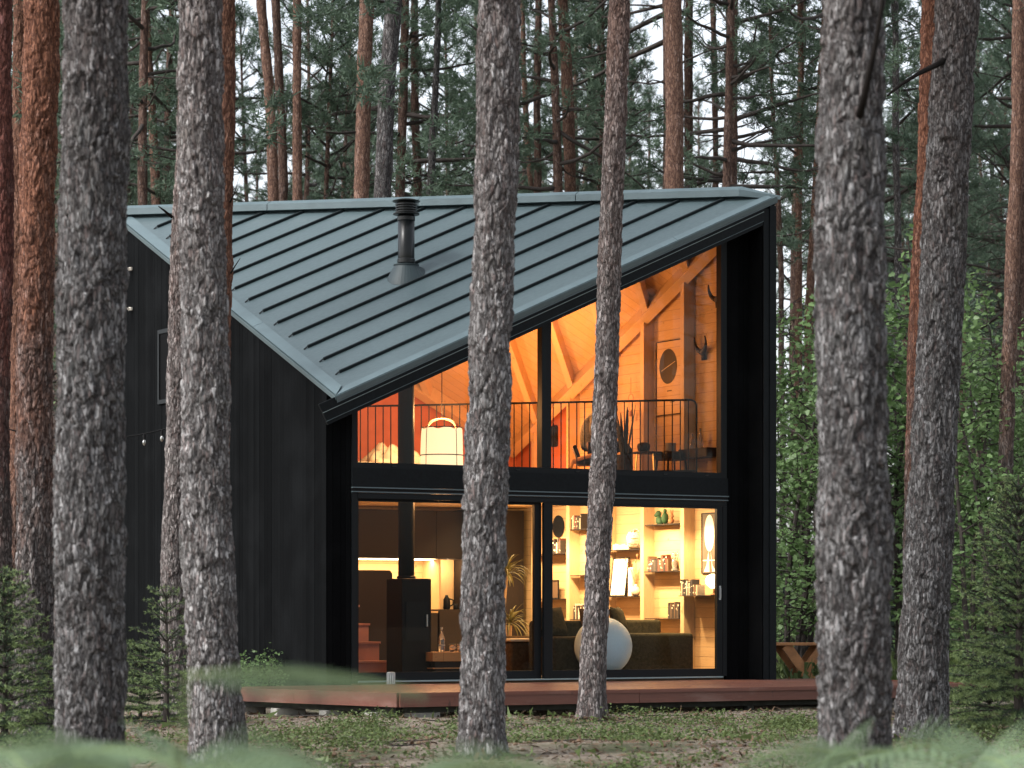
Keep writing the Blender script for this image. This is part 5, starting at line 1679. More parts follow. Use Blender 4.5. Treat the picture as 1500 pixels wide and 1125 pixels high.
NEAR = [
    ('large_pine', 'thick dark blurred grey trunk nearest the left edge of the cabin', 20.5, [(133, 1112, 100), (134, 1000, 98), (135, 700, 97), (136, 400, 95), (138, 0, 91)], 'barkA', 11, 16, 6.0, 0.024),
    ('large_pine', 'grey plated trunk with flared foot standing before the black side wall', 23.2, [(317, 1118, 80), (312, 1000, 76), (301, 700, 69), (297, 380, 66), (297, 0, 60)], 'barkL', 12, 15, 6.5, 0.02),
    ('slim_pine', 'slimmer pinkish grey trunk close behind the grey plated one left of the roof', 34.0, [(256, 1040, 40), (256, 850, 38), (259, 650, 36), (266, 400, 34), (272, 250, 32), (281, 0, 30)], 'barkC', 13, 16, 7.0, 0.014),
    ('slim_pine', 'slim orange trunk edge peeping out right of the grey plated trunk', 33.0, [(318, 1050, 34), (322, 600, 30), (328, 300, 27), (334, 0, 25)], 'barkP', 14, 18, 8.0, 0.01),
    ('large_pine', 'orange barked trunk near the left border rising behind the spruce', 27.5, [(48, 1085, 58), (51, 800, 53), (56, 500, 52), (58, 300, 51), (63, 0, 50)], 'barkB', 15, 15, 6.5, 0.018),
    ('slim_pine', 'narrow orange flaky trunk squeezed left of the orange barked one', 36.0, [(24, 1040, 30), (25, 600, 25), (27, 300, 22), (30, 0, 21)], 'barkP', 16, 18, 8.0, 0.012),
    ('large_pine', 'dark red trunk cut by the left border of the photo', 30.0, [(-2, 1070, 34), (-1, 600, 32), (3, 300, 30), (4, 0, 29)], 'barkR', 17, 16, 7.0, 0.014),
    ('large_pine', 'bright grey trunk standing in front of the middle of the windows', 24.0, [(709, 1102, 66), (711, 1000, 64), (711, 900, 62), (717, 600, 59), (724, 300, 59), (731, 0, 61)], 'barkL', 18, 15, 6.3, 0.02),
    ('slim_pine', 'slender leaning trunk rooted at the deck before the right glass door', 32.0, [(869, 1062, 44), (870, 1000, 39), (874, 850, 35), (881, 690, 36), (888, 500, 34), (894, 300, 33), (905, 0, 30)], 'barkC', 19, 17, 8.0, 0.013),
    ('large_pine', 'thickest blurred dark trunk right of the cabin with long dead branch', 18.5, [(1248, 1140, 106), (1248, 1000, 103), (1247, 850, 107), (1247, 700, 99), (1250, 400, 94), (1252, 0, 89)], 'barkA', 20, 14, 5.5, 0.026),
    ('large_pine', 'leaning grey trunk at right with lichen and broad foot', 27.0, [(1350, 1082, 76), (1353, 900, 69), (1361, 750, 66), (1370, 600, 64), (1386, 300, 62), (1399, 0, 61)], 'barkA', 22, 15, 6.3, 0.02),
    ('slim_pine', 'dark trunk turning orange above just behind the leaning grey one', 34.5, [(1337, 1030, 36), (1338, 800, 32), (1345, 500, 29), (1354, 300, 28), (1361, 0, 27)], 'barkB', 23, 17, 7.5, 0.012),
]
NT_ = {}
for (nm, lb, d, tr, mt, sd_, kw_, kh_, am) in NEAR:
    root, ctrl = tree(nm, lb, d, tr, M[mt], sd_, 18.0, sd_ % 6, 4.5 if d < 30 else 3.0, None, 128 if d < 28 else 80, 0.014 if d < 28 else 0.02, kw_, kh_, am * 1.35, 0.014 if d < 28 else 0.008, flare=0.20 if d > 20 else 0.12)
    NT_[sd_] = (root, ctrl, d)

# dead branches on the two big right-hand trunks and small stubs
def branch_on(sd_, pix, r, name='dead_branch', dy=-0.2):
    root, ctrl, d = NT_[sd_]
    pts = []
    for (x, y, off) in pix:
        q = Vector(at(x, y, d + off)) - root.location
        pts.append(q)
    MB().tube(pts, [r * (1 - 0.7 * i / (len(pts) - 1)) for i in range(len(pts))], 8).build(name, M['darktwig'], root, smooth=True)
branch_on(20, [(1257, 178, -0.14), (1264, 150, -0.3), (1273, 110, -0.42), (1283, 62, -0.5), (1292, 10, -0.6), (1297, -40, -0.65)], 0.030)
branch_on(22, [(1390, 84, -0.1), (1372, 95, -0.25), (1345, 108, -0.4), (1320, 124, -0.5), (1300, 140, -0.6)], 0.036)
branch_on(13, [(252, 318, -0.1), (240, 308, -0.2), (232, 302, -0.25)], 0.02)
branch_on(14, [(338, 400, -0.1), (344, 390, -0.2), (352, 378, -0.2)], 0.012)
branch_on(14, [(337, 296, -0.1), (343, 284, -0.2), (348, 270, -0.2)], 0.012)

# trunks rising behind the roof and on the right, each traced at its own distance
BACK = [
    ('straight bright orange trunk rising behind the roof just left of the chimney', 50, [(531, 290, 22), (534, 130, 22), (536, 0, 22)], 'barkO', 2, 4.0),
    ('leaning dark grey trunk behind the roof beside the bright orange one', 48, [(559, 300, 25), (566, 140, 24), (578, 0, 24)], 'barkG', 3, 4.5),
    ('orange trunk leaning left behind the roof between the two middle trunks', 55, [(836, 290, 17), (832, 150, 17), (823, 0, 16)], 'barkO', 1, 5.0),
    ('thick reddish orange trunk behind the right end of the roof', 50, [(990, 280, 27), (989, 130, 26), (987, 0, 25)], 'barkO', 3, 5.0),
    ('pale pinkish trunk half hidden right of the thick reddish one', 62, [(1008, 290, 13), (1007, 150, 13), (1010, 0, 12)], 'barkF', 0, 4.0),
    ('thin orange trunk in the gap left of the slim grey trunks', 55, [(230, 300, 14), (224, 200, 12), (218, 80, 10), (214, 0, 9)], 'barkO', 4, 1.0),
    ('orange brown trunk leaning behind the left part of the roof', 52, [(403, 300, 16), (396, 150, 15), (383, 0, 14)], 'barkO', 5, 3.0),
    ('pale flaky trunk paired with the orange brown one behind the roof', 58, [(416, 300, 13), (411, 150, 13), (404, 0, 12)], 'barkF', 0, 3.0),
    ('upright orange trunk right of the leaning pair behind the roof', 52, [(437, 300, 14), (436, 150, 13), (436, 0, 12)], 'barkO', 1, 4.0),
    ('double width grey brown trunk behind the right roof tip', 55, [(1068, 280, 21), (1070, 150, 18), (1074, 0, 15)], 'barkF', 2, 3.0),
    ('thin straight reddish trunk right of the roof tip', 60, [(1169, 900, 12), (1170, 380, 10), (1172, 150, 9), (1174, 0, 8)], 'barkO', 4, 2.0),
    ('very thin leaning trunk touching the roof tip', 60, [(1147, 900, 9), (1145, 400, 8), (1134, 200, 6), (1128, 60, 5)], 'barkF', 4, -2.0),
    ('thin trunk leaning left against the big blurred one', 58, [(1176, 900, 14), (1186, 430, 12), (1196, 250, 10), (1206, 60, 8)], 'barkO', 5, 0.0),
    ('slim grey brown trunk between the reddish one and the roof tip', 64, [(1049, 290, 9), (1047, 150, 9), (1043, 0, 8)], 'barkF', 1, 2.0),
    ('dark crooked trunk with a heavy side branch behind the chimney', 54, [(630, 300, 11), (634, 200, 11), (640, 90, 9), (642, 0, 8)], 'barkG', 4, 0.0),
    ('pale straight trunk right of the chimney', 62, [(610, 300, 13), (609, 150, 12), (608, 0, 10)], 'barkF', 0, 1.0),
    ('pale brown trunk left of the leaning orange one in the middle gap', 60, [(786, 290, 11), (787, 150, 10), (789, 0, 9)], 'barkF', 2, 2.0),
    ('thin trunk leaning into the middle gap behind the roof', 66, [(780, 290, 8), (770, 150, 8), (764, 0, 7)], 'barkO', 5, 0.0),
    ('grey trunk turning orange at the right border', 45, [(1466, 960, 24), (1470, 800, 22), (1481, 480, 21), (1489, 250, 20), (1494, 0, 19)], 'barkO', 1, 3.0),
    ('brown trunk low behind the broad leaves right of the leaning trunk', 60, [(1410, 900, 14), (1409, 500, 12), (1406, 200, 10), (1404, 0, 9)], 'barkO', 0, 3.0),
    ('slim trunk in the dark gap between the two big right hand trunks', 56, [(1317, 900, 12), (1315, 500, 11), (1312, 200, 10), (1311, 0, 9)], 'barkG', 2, 2.0),
]
for i, (lb, d, tr, mt, cr, cz) in enumerate(BACK):
    tr2 = list(tr)
    if 980 < tr[0][0] < 1230: cz += 3.5
    if tr2[0][1] < 600:
        (xa, ya, wa), (xb, yb, wb) = tr2[0], tr2[1]
        yb_ = 897 + 1.28 * 4000 / d
        kx = (xa - xb) / (ya - yb)
        tr2 = [(xa + kx * (yb_ - ya) * 0.5, yb_, wa * 1.25)] + tr2
    tree('tall_pine', lb, d, tr2, M[mt], 40 + i, 21.0, cr, cz + 1.0, None, 28, 0.09, 14, 5.5, 0.012, 0.01)

# the forest behind: copies of six pines
rng = np.random.RandomState(5)
placed = []
fl = 'slender pine of the dense forest behind the cabin'
n_f = 0
tries = 0
while n_f < 165 and tries < 6000:
    tries += 1
    d = 52 + 92 * rng.uniform(0, 1) ** 0.85
    px = rng.uniform(-120, 1620)
    x = (px - 750) / 4000 * d
    if any((x - a) ** 2 + (d - b) ** 2 < 2.6 for a, b in placed): continue
    # the clearing: fewer trees where the sky shows between the trunks
    if 320 < px < 400 and rng.uniform() < 0.8: continue
    if 930 < px < 1225 and rng.uniform() < 0.92: continue
    if 740 < px < 930 and rng.uniform() < 0.35: continue
    placed.append((x, d))
    tm, cm = PINES[rng.randint(0, 6)]
    root = wthing('pine_tree', fl, 'tree', (x, d, gz1(x, d) - 0.05), 'slender pines of the forest behind', rng.uniform(0, 2 * PI))
    s_ = rng.uniform(0.82, 1.12)
    root.scale = (s_, s_, s_ * rng.uniform(0.95, 1.08))
    link('trunk', tm, root)
    link('crown', cm, root)
    n_f += 1

# broad leaved saplings
def leaf_cloud(c, rng, L=(0.09, 0.16), nrm_up=0.7):
    N = len(c)
    d = unit(rng.normal(0, 1, (N, 3)) * np.array([1, 1, 0.45]) + np.array([0, 0, -0.15]))
    up = unit(rng.normal(0, 0.55, (N, 3)) + np.array([0, 0, nrm_up]))
    s = unit(np.cross(d, up)); nrm = np.cross(s, d)
    l = rng.uniform(L[0], L[1], (N, 1))
    f = nrm * l * 0.08
    P = [c, c + d * l * 0.28 + s * l * 0.40 + f, c + d * l * 0.52 + s * l * 0.24 + f * 0.6, c + d * l * 0.72 + s * l * 0.28 + f, c + d * l,
         c + d * l * 0.72 - s * l * 0.28 + f, c + d * l * 0.52 - s * l * 0.24 + f * 0.6, c + d * l * 0.28 - s * l * 0.40 + f]
    V = np.stack(P, 1).reshape(-1, 3)
    b = np.arange(N)[:, None] * 8
    F = np.concatenate([b + np.array([0, 1, 2, 6]), b + np.array([0, 6, 7, 7])[[0, 1, 2, 2]], b + np.array([2, 3, 4, 4])[[0, 1, 2, 2]]], 0)
    F1 = np.concatenate([b + np.array([[0, 1, 2]]), b + np.array([[0, 2, 6]]), b + np.array([[0, 6, 7]]), b + np.array([[2, 3, 4]]), b + np.array([[2, 4, 6]]), b + np.array([[4, 5, 6]])], 0)
    return V, F1

def sapling_proto(seed, H, spread, nst, nbr, nleaf, mat, L=(0.09, 0.16), low=0.12):
    rng = np.random.RandomState(seed)
    m = MB(); cents = []
    for k in range(nst):
        a = rng.uniform(0, 2 * PI); tl = rng.uniform(0.02, 0.16)
        hh = H * rng.uniform(0.75, 1.0)
        st = curve((rng.normal(0, 0.12), rng.normal(0, 0.12), -0.1), (math.cos(a) * tl, math.sin(a) * tl, 1), hh, 10, 0.02, rng, 0.05)
        r0 = 0.012 + 0.006 * H
        m.tube(st, [r0 * (1 - 0.85 * i / 10) for i in range(11)], 7)
        for q in range(nbr):
            t = low + (1 - low) * (q + rng.uniform()) / nbr
            i = min(9, int(t * 10)); p = st[i] + (st[i + 1] - st[i]) * (t * 10 - i)
            b = rng.uniform(0, 2 * PI); el = rng.uniform(-0.1, 0.7)
            Lb = spread * (1.05 - 0.75 * t) * rng.uniform(0.5, 1.1)
            br = curve(p, (math.cos(b) * math.cos(el), math.sin(b) * math.cos(el), math.sin(el)), Lb, 5, -0.03, rng, 0.12)
            m.tube(br, [0.012 * (1 - 0.8 * j / 5) * (0.5 + H / 10) for j in range(6)], 5, False)
            for _ in range(nleaf):
                f = rng.uniform(0.2, 1.05) * 5; j = min(4, int(f))
                cents.append(br[j] + (br[j + 1] - br[j]) * (f - j) + rng.normal(0, 1, 3) * np.array([0.16, 0.16, 0.10]))
    me = bpy.data.meshes.new('stem')
    me.from_pydata([tuple(map(float, v)) for v in m.v], [], m.f)
    me.materials.append(M['twig'])
    V, F = leaf_cloud(np.array(cents), rng, L)
    return me, np_mesh('leaves', V, F, mat)

SAP = [sapling_proto(201, 7.2, 1.7, 4, 30, 32, M['maple'], (0.065, 0.12)), sapling_proto(202, 6.0, 1.5, 4, 28, 32, M['maple'], (0.06, 0.11)),
       sapling_proto(203, 8.0, 1.9, 3, 34, 30, M['mapleL'], (0.06, 0.10), 0.3), sapling_proto(204, 1.7, 0.8, 5, 10, 24, M['mapleL'], (0.045, 0.085)),
       sapling_proto(205, 1.3, 0.7, 6, 9, 24, M['maple'], (0.05, 0.09))]
def sapling(k, px, d, label, s=1.0, rz=0.0, group=None, name='sapling', cat='sapling'):
    x = (px - 750) / 4000 * d
    r = wthing(name, label, cat, (x, d, gz1(x, d) - 0.03), group, rz)
    r.scale = (s, s, s)
    link('stem', SAP[k][0], r); link('leaves', SAP[k][1], r)
    return r
for i, (k, px, d, s, lb) in enumerate([
        (0, 1166, 46.5, 0.98, 'tall broad leaved sapling directly right of the cabin corner'),
        (1, 1140, 53, 1.0, 'broad leaved sapling half hidden by the cabin corner'),
        (0, 1205, 52, 0.95, 'broad leaved sapling behind the thickest blurred trunk'),
        (0, 1312, 47, 1.06, 'dark broad leaved sapling between the two big right hand trunks'),
        (1, 1336, 55, 1.25, 'farther broad leaved sapling seen over the dark one'),
        (0, 1437, 44.5, 0.90, 'large broad leaved sapling right of the leaning trunk'),
        (1, 1475, 49, 1.05, 'broad leaved sapling in front of the grey orange trunk at the border'),
        (1, 1400, 54, 0.85, 'lower broad leaved sapling behind the wire fence'),
        (0, 1515, 46, 0.9, 'broad leaved sapling cut by the right border'),
        (2, 705, 53, 1.16, 'light green broad leaved tree behind the roof right of the bright middle trunk'),
        (2, 790, 57, 1.20, 'light green broad leaved tree behind the roof in the middle gap'),
        (2, 868, 55, 1.10, 'light green broad leaved tree behind the roof by the slender leaning trunk'),
        (2, 645, 56, 1.22, 'light green broad leaved tree just right of the chimney'),
        (2, 200, 54, 1.08, 'light green broad leaved tree seen between the left grey trunks')]):
    sapling(k, px, d, lb, s * (1.14 if px > 1100 else 1.0), i * 1.7)
r2 = np.random.RandomState(9)
for i in range(38):
    px = r2.uniform(1130, 1540); d = r2.uniform(51.5, 64) if px > 1215 else r2.uniform(49, 62)
    sapling(3 + i % 2, px, d, 'low leafy bush in the undergrowth right of the cabin', r2.uniform(0.7, 1.25), r2.uniform(0, 6), 'low bushes right of the cabin', 'bush', 'bush')
sapling(4, 372, 37.4, 'small light leaved sapling against the black side wall left of the deck', 0.62, 0.4)

# spruces: drooping branches closely set with short needles
def spruce(name, label, px, d, H, R, seed, nwh=11, per=6, dens=1.0, zl=0.05):
    rng = np.random.RandomState(seed)
    x = (px - 750) / 4000 * d
    root = wthing(name, label, 'spruce', (x, d, gz1(x, d) - 0.02))
    m = MB()
    m.tube([(0, 0, -0.1), (0.01, 0, H * 0.5), (0, 0, H)], [0.012 + 0.018 * H, 0.006 + 0.010 * H, 0.006], 9)
    segs, tips = [], []
    for wv in range(nwh):
        t = zl + (1 - zl) * (wv + rng.uniform(-0.2, 0.2)) / nwh
        for b in range(per):
            a = 2 * PI * (b + rng.uniform(-0.3, 0.3)) / per + wv * 0.7
            L = R * (1 - t) ** 0.8 * rng.uniform(0.75, 1.1) + 0.10
            el = 0.15 + 0.65 * t
            pts = curve((0, 0, max(0.03, t * H)), (math.cos(a) * math.cos(el), math.sin(a) * math.cos(el), math.sin(el)), L, 6, -0.06 + 0.05 * t, rng, 0.05)
            m.tube(pts, [0.008 * (1 - 0.7 * i / 6) + 0.002 for i in range(7)], 5, False)
            for i in range(1, 7): segs.append((pts[i - 1], pts[i], 0))
            nsb = max(3, int(L / 0.075))
            for q in range(nsb):
                f = (0.15 + 0.85 * (q + 0.5) / nsb) * 6; i = min(5, int(f)); p = pts[i] + (pts[i + 1] - pts[i]) * (f - i)
                ax = unit(pts[i + 1] - pts[i]); sd_ = unit(np.cross(ax, [0, 0, 1])) * (1 if q % 2 else -1)
                ln = (0.10 + 0.32 * L * (1 - f / 7)) * rng.uniform(0.6, 1.1)
                e = unit(ax * 0.8 + sd_ * 0.8 + np.array([0, 0, rng.uniform(-0.35, 0.05)]))
                mid = p + e * ln * 0.55; end = p + unit(e + np.array([0, 0, -0.12])) * ln
                segs.append((p, mid, 0)); segs.append((mid, end, 1))
                if ln > 0.2:
                    for s2 in (-1, 1):
                        e2 = unit(e * 0.8 + s2 * unit(np.cross(e, [0, 0, 1])) * 0.7 + np.array([0, 0, -0.1]))
                        segs.append((mid, mid + e2 * ln * 0.45, 1))
            segs.append((pts[5], pts[6] + (pts[6] - pts[5]) * 0.4, 1))
    for k in range(5): segs.append((np.array([0, 0, H * (0.8 + 0.04 * k)]), np.array([0, 0, H * (0.84 + 0.04 * k)]), 0))
    out = {0: [], 1: []}
    for a, b, k in segs:
        n = max(6, int(np.linalg.norm(b - a) / 0.0055 * dens))
        tt = rng.uniform(0, 1, (n, 1)); c = a + (b - a) * tt
        ax = unit(b - a)
        dd = unit(rng.normal(0, 1, (n, 3)) + ax * 0.75 + np.array([0, 0, 0.25]))
        s = unit(np.cross(dd, rng.normal(0, 1, (n, 3)))) * 0.0042
        l = rng.uniform(0.025, 0.046, (n, 1))
        out[k].append(np.stack([c - s, c + s, c + dd * l], 1).reshape(-1, 3))
    m.build('trunk', M['twig'], root)
    V0_ = np.concatenate(out[0]); V1_ = np.concatenate(out[1])
    V = np.concatenate([V0_, V1_])
    me = np_mesh('foliage', V, np.arange(len(V)).reshape(-1, 3), [M['spruce'], M['sprucetip']])
    mi = np.concatenate([np.zeros(len(V0_) // 3, np.int32), np.ones(len(V1_) // 3, np.int32)])
    me.polygons.foreach_set('material_index', mi)
    link('foliage', me, root)
    return root
spruce('young_spruce', 'dense young spruce with pale tips at the right border', 1492, 28.0, 2.7, 0.98, 61, 18, 9, 1.1)
spruce('young_spruce', 'low dark spruce right of the leaning trunk before the deck end', 1448, 29.5, 0.95, 0.75, 62, 9, 9, 1.1)
spruce('young_spruce', 'dense young spruce at the left border before the orange barked trunk', 6, 25.5, 1.65, 0.72, 63, 14, 9, 1.0)
spruce('young_spruce', 'small spruce with upright leader between the two left grey trunks', 243, 30.5, 1.62, 0.58, 64, 10, 6, 0.8)
spruce('young_spruce', 'low bushy spruce at the foot of the small upright one', 205, 32.0, 0.9, 0.6, 65, 9, 10)

# bracken close to the lens
def fern(label, px, d, ztop, nf, seed, Lf=0.55, tilt=None):
    rng = np.random.RandomState(seed)
    x = (px - 750) / 4000 * d
    root = wthing('fern', label, 'fern', (x, d, gz1(x, d)))
    m = MB()
    Vs = []
    for k in range(nf):
        a = (2 * PI * k / nf + rng.uniform(-0.5, 0.5)) if tilt is None else tilt + rng.uniform(-0.25, 0.25)
        hs = ztop * rng.uniform(0.93, 1.0)
        st = curve((rng.normal(0, 0.04), rng.normal(0, 0.04), -0.02), (math.cos(a) * 0.12, math.sin(a) * 0.12, 1), hs * 0.995, 6, 0, rng, 0.03)
        m.tube(st, 0.0035, 5, False)
        L = Lf * rng.uniform(0.8, 1.15)
        ra_ = curve(st[-1], (math.cos(a), math.sin(a), 0.55 if tilt is None else 0.12), L, 16, -0.075 if tilt is None else -0.022, rng, 0.015)
        m.tube(ra_, [0.004 * (1 - i / 18) + 0.001 for i in range(17)], 4, False)
        roll = rng.uniform(-1.0, 1.0) if tilt is None else 0.25
        for i in range(1, 17):
            ax = unit(ra_[i] - ra_[i - 1]); sd_ = unit(np.cross(ax, [0, 0, 1])); nn = np.cross(sd_, ax)
            sd_ = sd_ * math.cos(roll) + nn * math.sin(roll); nn = np.cross(sd_, ax)
            pl_ = (L * 0.42 * (1 - (i / 17.0)) ** 0.8 + 0.02) * min(1.0, 0.25 + i / 6.0)
            for s_ in (-1, 1):
                pd = unit(sd_ * s_ + ax * 0.35 - nn * 0.15)
                npn = max(4, int(pl_ / 0.018))
                for q in range(npn):
                    f = (q + 0.5) / npn
                    c = ra_[i] + pd * pl_ * f
                    wl = pl_ * 0.17 * (1 - f) + 0.006
                    for s2 in (-1, 1):
                        e = unit(np.cross(pd, nn) * s2 + pd * 0.4)
                        wq = pd * pl_ / npn * 0.30
                        Vs.append(np.stack([c - wq, c + wq, c + e * wl + wq * 0.4, c + e * wl - wq * 0.4]))
    V = np.concatenate(Vs)
    m.build('stalk', M['sprucetip'], root)
    link('fronds', np_mesh('fronds', V, np.arange(len(V)).reshape(-1, 4), M['fern']), root)
FERN = 'pale blurred bracken fern at the bottom edge close to the camera'
for i, (px, d, zt, nf, L, tl, lb) in enumerate([
        (165, 5.4, 1.245, 1, 0.50, 0.0, 'single blurred bracken frond floating before the second grey trunk'),
        (30, 7.0, 0.95, 7, 0.52, None, 'blurred bracken at the bottom left corner'),
        (225, 7.6, 0.92, 7, 0.52, None, 'blurred bracken between the feet of the two left grey trunks'),
        (390, 7.2, 0.89, 4, 0.42, None, 'blurred bracken right of the second grey trunk foot'),
        (520, 6.4, 0.94, 5, 0.40, None, 'largest blurred bracken left of the middle trunk foot'),
        (640, 8.2, 0.80, 4, 0.42, None, 'blurred bracken touching the left side of the middle trunk foot'),
        (800, 7.4, 0.78, 3, 0.40, None, 'faint blurred bracken right of the middle trunk foot'),
        (1285, 12.0, 0.66, 4, 0.66, None, 'sharper bracken crossing the foot of the thickest trunk'),
        (1400, 11.5, 0.66, 5, 0.66, None, 'sharper bracken before the leaning trunk foot'),
        (1500, 9.5, 0.74, 4, 0.6, None, 'bracken in the bottom right corner'),
        (575, 11.0, 0.66, 2, 0.30, 0.0, 'small green frond below the deck corner')]):
    fern(lb, px, d, zt, nf, 70 + i, L, tl)

# ground cover, litter and grass (nobody could count them)
rng = np.random.RandomState(33)
def patch_points(n, x0, x1, y0, y1, thr, k, sc=0.55):
    X = rng.uniform(x0, x1, n); Y = rng.uniform(y0, y1, n)
    v = vnoise(np.stack([X * sc, Y * sc, X * 0], 1), k) * 0.65 + vnoise(np.stack([X * sc * 3, Y * sc * 3, X * 0], 1), k + 1) * 0.35
    ok = v > thr
    return X[ok], Y[ok]
cl = []
X, Y = patch_points(3200, -7.5, 7.5, 21.5, 30.5, 0.625, 91)
extra = [(-2.0, 28.8, 0.9, 90), (-1.6, 30.4, 0.35, 40), (0.9, 28.3, 0.9, 90), (1.6, 31.8, 0.5, 70), (2.4, 31.5, 0.3, 30), (3.1, 30.6, 0.35, 90), (-0.2, 27.2, 0.8, 70), (5.0, 26.0, 1.0, 70), (-4.2, 25.0, 1.0, 70), (-1.9, 25.5, 1.2, 110)]
for (a, b, r, n) in extra:
    X = np.concatenate([X, a + rng.normal(0, r * 0.6, n)]); Y = np.concatenate([Y, b + rng.normal(0, r * 0.8, n)])
ok = Y < 31.6
X, Y = X[ok], Y[ok]
N = len(X)
per = 26
cx = np.repeat(X, per) + rng.normal(0, 0.075, N * per); cy_ = np.repeat(Y, per) + rng.normal(0, 0.075, N * per)
hh = np.repeat(rng.uniform(0.05, 0.22, N), per)
cz_ = ground_z(cx, cy_) + rng.uniform(0, 1, N * per) ** 0.8 * hh
V, F = leaf_cloud(np.stack([cx, cy_, cz_], 1), rng, (0.018, 0.038), 0.9)
tag(link('bilberry_cover', np_mesh('bilberry_cover', V, F, M['berry'])), kind='stuff')
# litter: twigs, bark flakes and cones
n = 24000
X = rng.uniform(-8, 8, n); Y = rng.uniform(21.5, 35.5, n)
c = np.stack([X, Y, ground_z(X, Y) + rng.uniform(0.002, 0.02, n)], 1)
d = unit(rng.normal(0, 1, (n, 3)) * np.array([1, 1, 0.22]))
s = unit(np.cross(d, rng.normal(0, 0.3, (n, 3)) + np.array([0, 0, 1]))) * rng.uniform(0.004, 0.016, (n, 1))
l = rng.uniform(0.02, 0.11, (n, 1))
V = np.stack([c - s, c + s, c + d * l + s * 0.6, c + d * l - s * 0.6], 1).reshape(-1, 3)
tag(link('forest_litter', np_mesh('forest_litter', V, np.arange(len(V)).reshape(-1, 4), M['litter'])), kind='stuff')
m = MB()
for i in range(420):
    x, y = rng.uniform(-7, 7), rng.uniform(22, 34.5)
    m.blob((x, y, gz1(x, y) + 0.012), rng.uniform(0.014, 0.03), 6, 4, squash=(1.3, 1, 0.9))
tag(m.build('pine_cones', M['book7'], None), kind='stuff')
m = MB()
for i in range(90):
    x, y = rng.uniform(-7, 7), rng.uniform(22, 34.0); a = rng.uniform(0, PI); L_ = rng.uniform(0.2, 0.8)
    p = [(x + math.cos(a) * L_ * t + rng.normal(0, 0.02), y + math.sin(a) * L_ * t, gz1(x, y) + 0.02 + 0.03 * rng.uniform()) for t in (0, 0.35, 0.7, 1)]
    m.tube(p, [0.008, 0.007, 0.005, 0.003], 5)
tag(m.build('fallen_twigs', M['twig'], None), kind='stuff')
heap = []
for (root_, ctrl_, d_) in NT_.values():
    n = 260
    a = rng.uniform(0, 2 * PI, n); rr_ = ctrl_[0][2] * (1.05 + rng.exponential(0.5, n))
    x = root_.location.x + np.cos(a) * rr_; y = root_.location.y + np.sin(a) * rr_
    heap.append(np.stack([x, y, ground_z(x, y) + 0.05 * np.exp(-(rr_ - ctrl_[0][2]) / 0.15) * rng.uniform(0.2, 1, n)], 1))
c = np.concatenate(heap); n = len(c)
d = unit(rng.normal(0, 1, (n, 3)) * np.array([1, 1, 0.4]))
s = unit(np.cross(d, rng.normal(0, 0.4, (n, 3)) + np.array([0, 0, 1]))) * rng.uniform(0.004, 0.02, (n, 1))
l = rng.uniform(0.02, 0.10, (n, 1))
V = np.stack([c - s, c + s, c + d * l + s * 0.6, c + d * l - s * 0.6], 1).reshape(-1, 3)
tag(link('bark_flakes', np_mesh('bark_flakes', V, np.arange(len(V)).reshape(-1, 4), M['litter'])), kind='stuff')
# fallen needles on the deck boards
n = 900
uu = rng.uniform(-1.0, 7.7, n); vv = -0.1 - 3.55 * rng.uniform(0, 1, n) ** 0.8
c = np.stack([WX + CT * uu - ST * vv, WY + ST * uu + CT * vv, np.full(n, DECK - 0.012)], 1)
a = rng.uniform(0, PI, n)
d = np.stack([np.cos(a), np.sin(a), rng.uniform(-0.02, 0.1, n)], 1)
s = np.stack([-np.sin(a), np.cos(a), a * 0], 1) * 0.0022
l = rng.uniform(0.04, 0.09, (n, 1))
V = np.stack([c - s, c + s, c + d * l + s, c + d * l - s], 1).reshape(-1, 3)
tag(link('fallen_needles', np_mesh('fallen_needles', V, np.arange(len(V)).reshape(-1, 4), M['litter'])), kind='stuff')
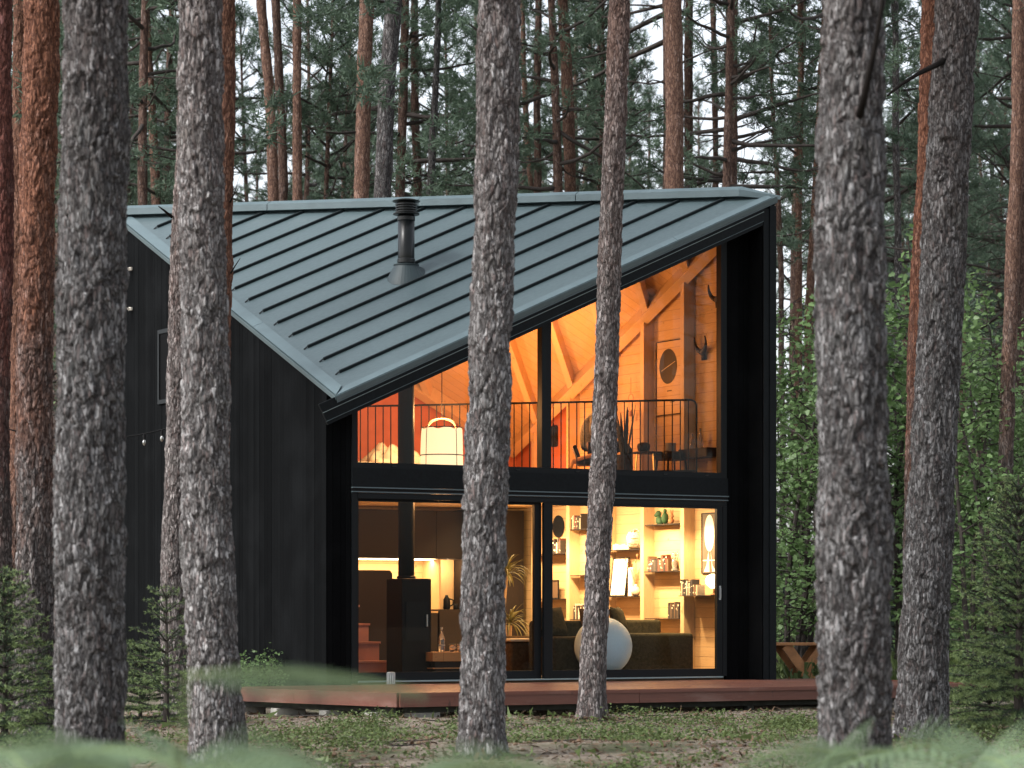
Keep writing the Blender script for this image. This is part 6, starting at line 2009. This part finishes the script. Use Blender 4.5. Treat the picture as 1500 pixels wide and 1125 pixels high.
# thin grass
n = 1500
X, Y = patch_points(n, -7.5, 8, 22, 32, 0.56, 55)
X = np.concatenate([X, rng.uniform(4.3, 12, 5000)]); Y = np.concatenate([Y, rng.uniform(41, 60, 5000)])
n = len(X); far = Y > 38
c = np.stack([X, Y, ground_z(X, Y)], 1)
d = unit(rng.normal(0, 0.45, (n, 3)) + np.array([0, 0, 1]))
l = np.where(far, rng.uniform(0.25, 0.6, n), rng.uniform(0.05, 0.15, n))[:, None]
s = unit(np.cross(d, rng.normal(0, 1, (n, 3)))) * np.where(far, 0.012, 0.0025)[:, None]
V = np.stack([c - s, c + s, c + d * l * 0.6 + s * 0.6, c + d * l * 0.6 - s * 0.6], 1).reshape(-1, 3)
V2 = np.stack([c + d * l * 0.6 - s * 0.6, c + d * l * 0.6 + s * 0.6, c + d * l + rng.normal(0, 0.05, (n, 3)), c + d * l + rng.normal(0, 0.01, (n, 3))], 1).reshape(-1, 3)
V = np.concatenate([V, V2])
tag(link('grass', np_mesh('grass', V, np.arange(len(V)).reshape(-1, 4), M['berry'])), kind='stuff')
# the wood on the near side, outside the frame: it stands in the window reflections
vs_all, f_all, base = [], [], 0
tv, tf, tb = [], [], 0
for i in range(26):
    while True:
        x, y = rng.uniform(9, 62), rng.uniform(-35, 33)
        if x > 0.22 * y + 6: break
    tm, cm = PINES[i % 6]
    for (me, V_, F_) in ((tm, tv, tf), (cm, vs_all, f_all)):
        n = len(me.vertices)
        co = np.zeros(n * 3, np.float32); me.vertices.foreach_get('co', co); co = co.reshape(-1, 3)
        a = i * 1.9
        co = np.stack([co[:, 0] * math.cos(a) - co[:, 1] * math.sin(a) + x, co[:, 0] * math.sin(a) + co[:, 1] * math.cos(a) + y, co[:, 2]], 1)
        V_.append(co)
    q = np.zeros(len(cm.polygons) * 4, np.int32); cm.loops.foreach_get('vertex_index', q)
    f_all.append(q.reshape(-1, 4) + base); base += len(cm.vertices)
    tf += [tuple(tb + j for j in p.vertices) for p in tm.polygons]; tb += len(tm.vertices)
wood = np_mesh('woodland', np.concatenate(vs_all), np.concatenate(f_all), M['needle'])
wo = tag(link('woodland', wood), kind='stuff')
me = bpy.data.meshes.new('trunks')
me.from_pydata([tuple(map(float, v)) for v in np.concatenate(tv)], [], tf)
me.materials.append(M['barkF'])
link('trunks', me, wo)['kind'] = 'stuff'
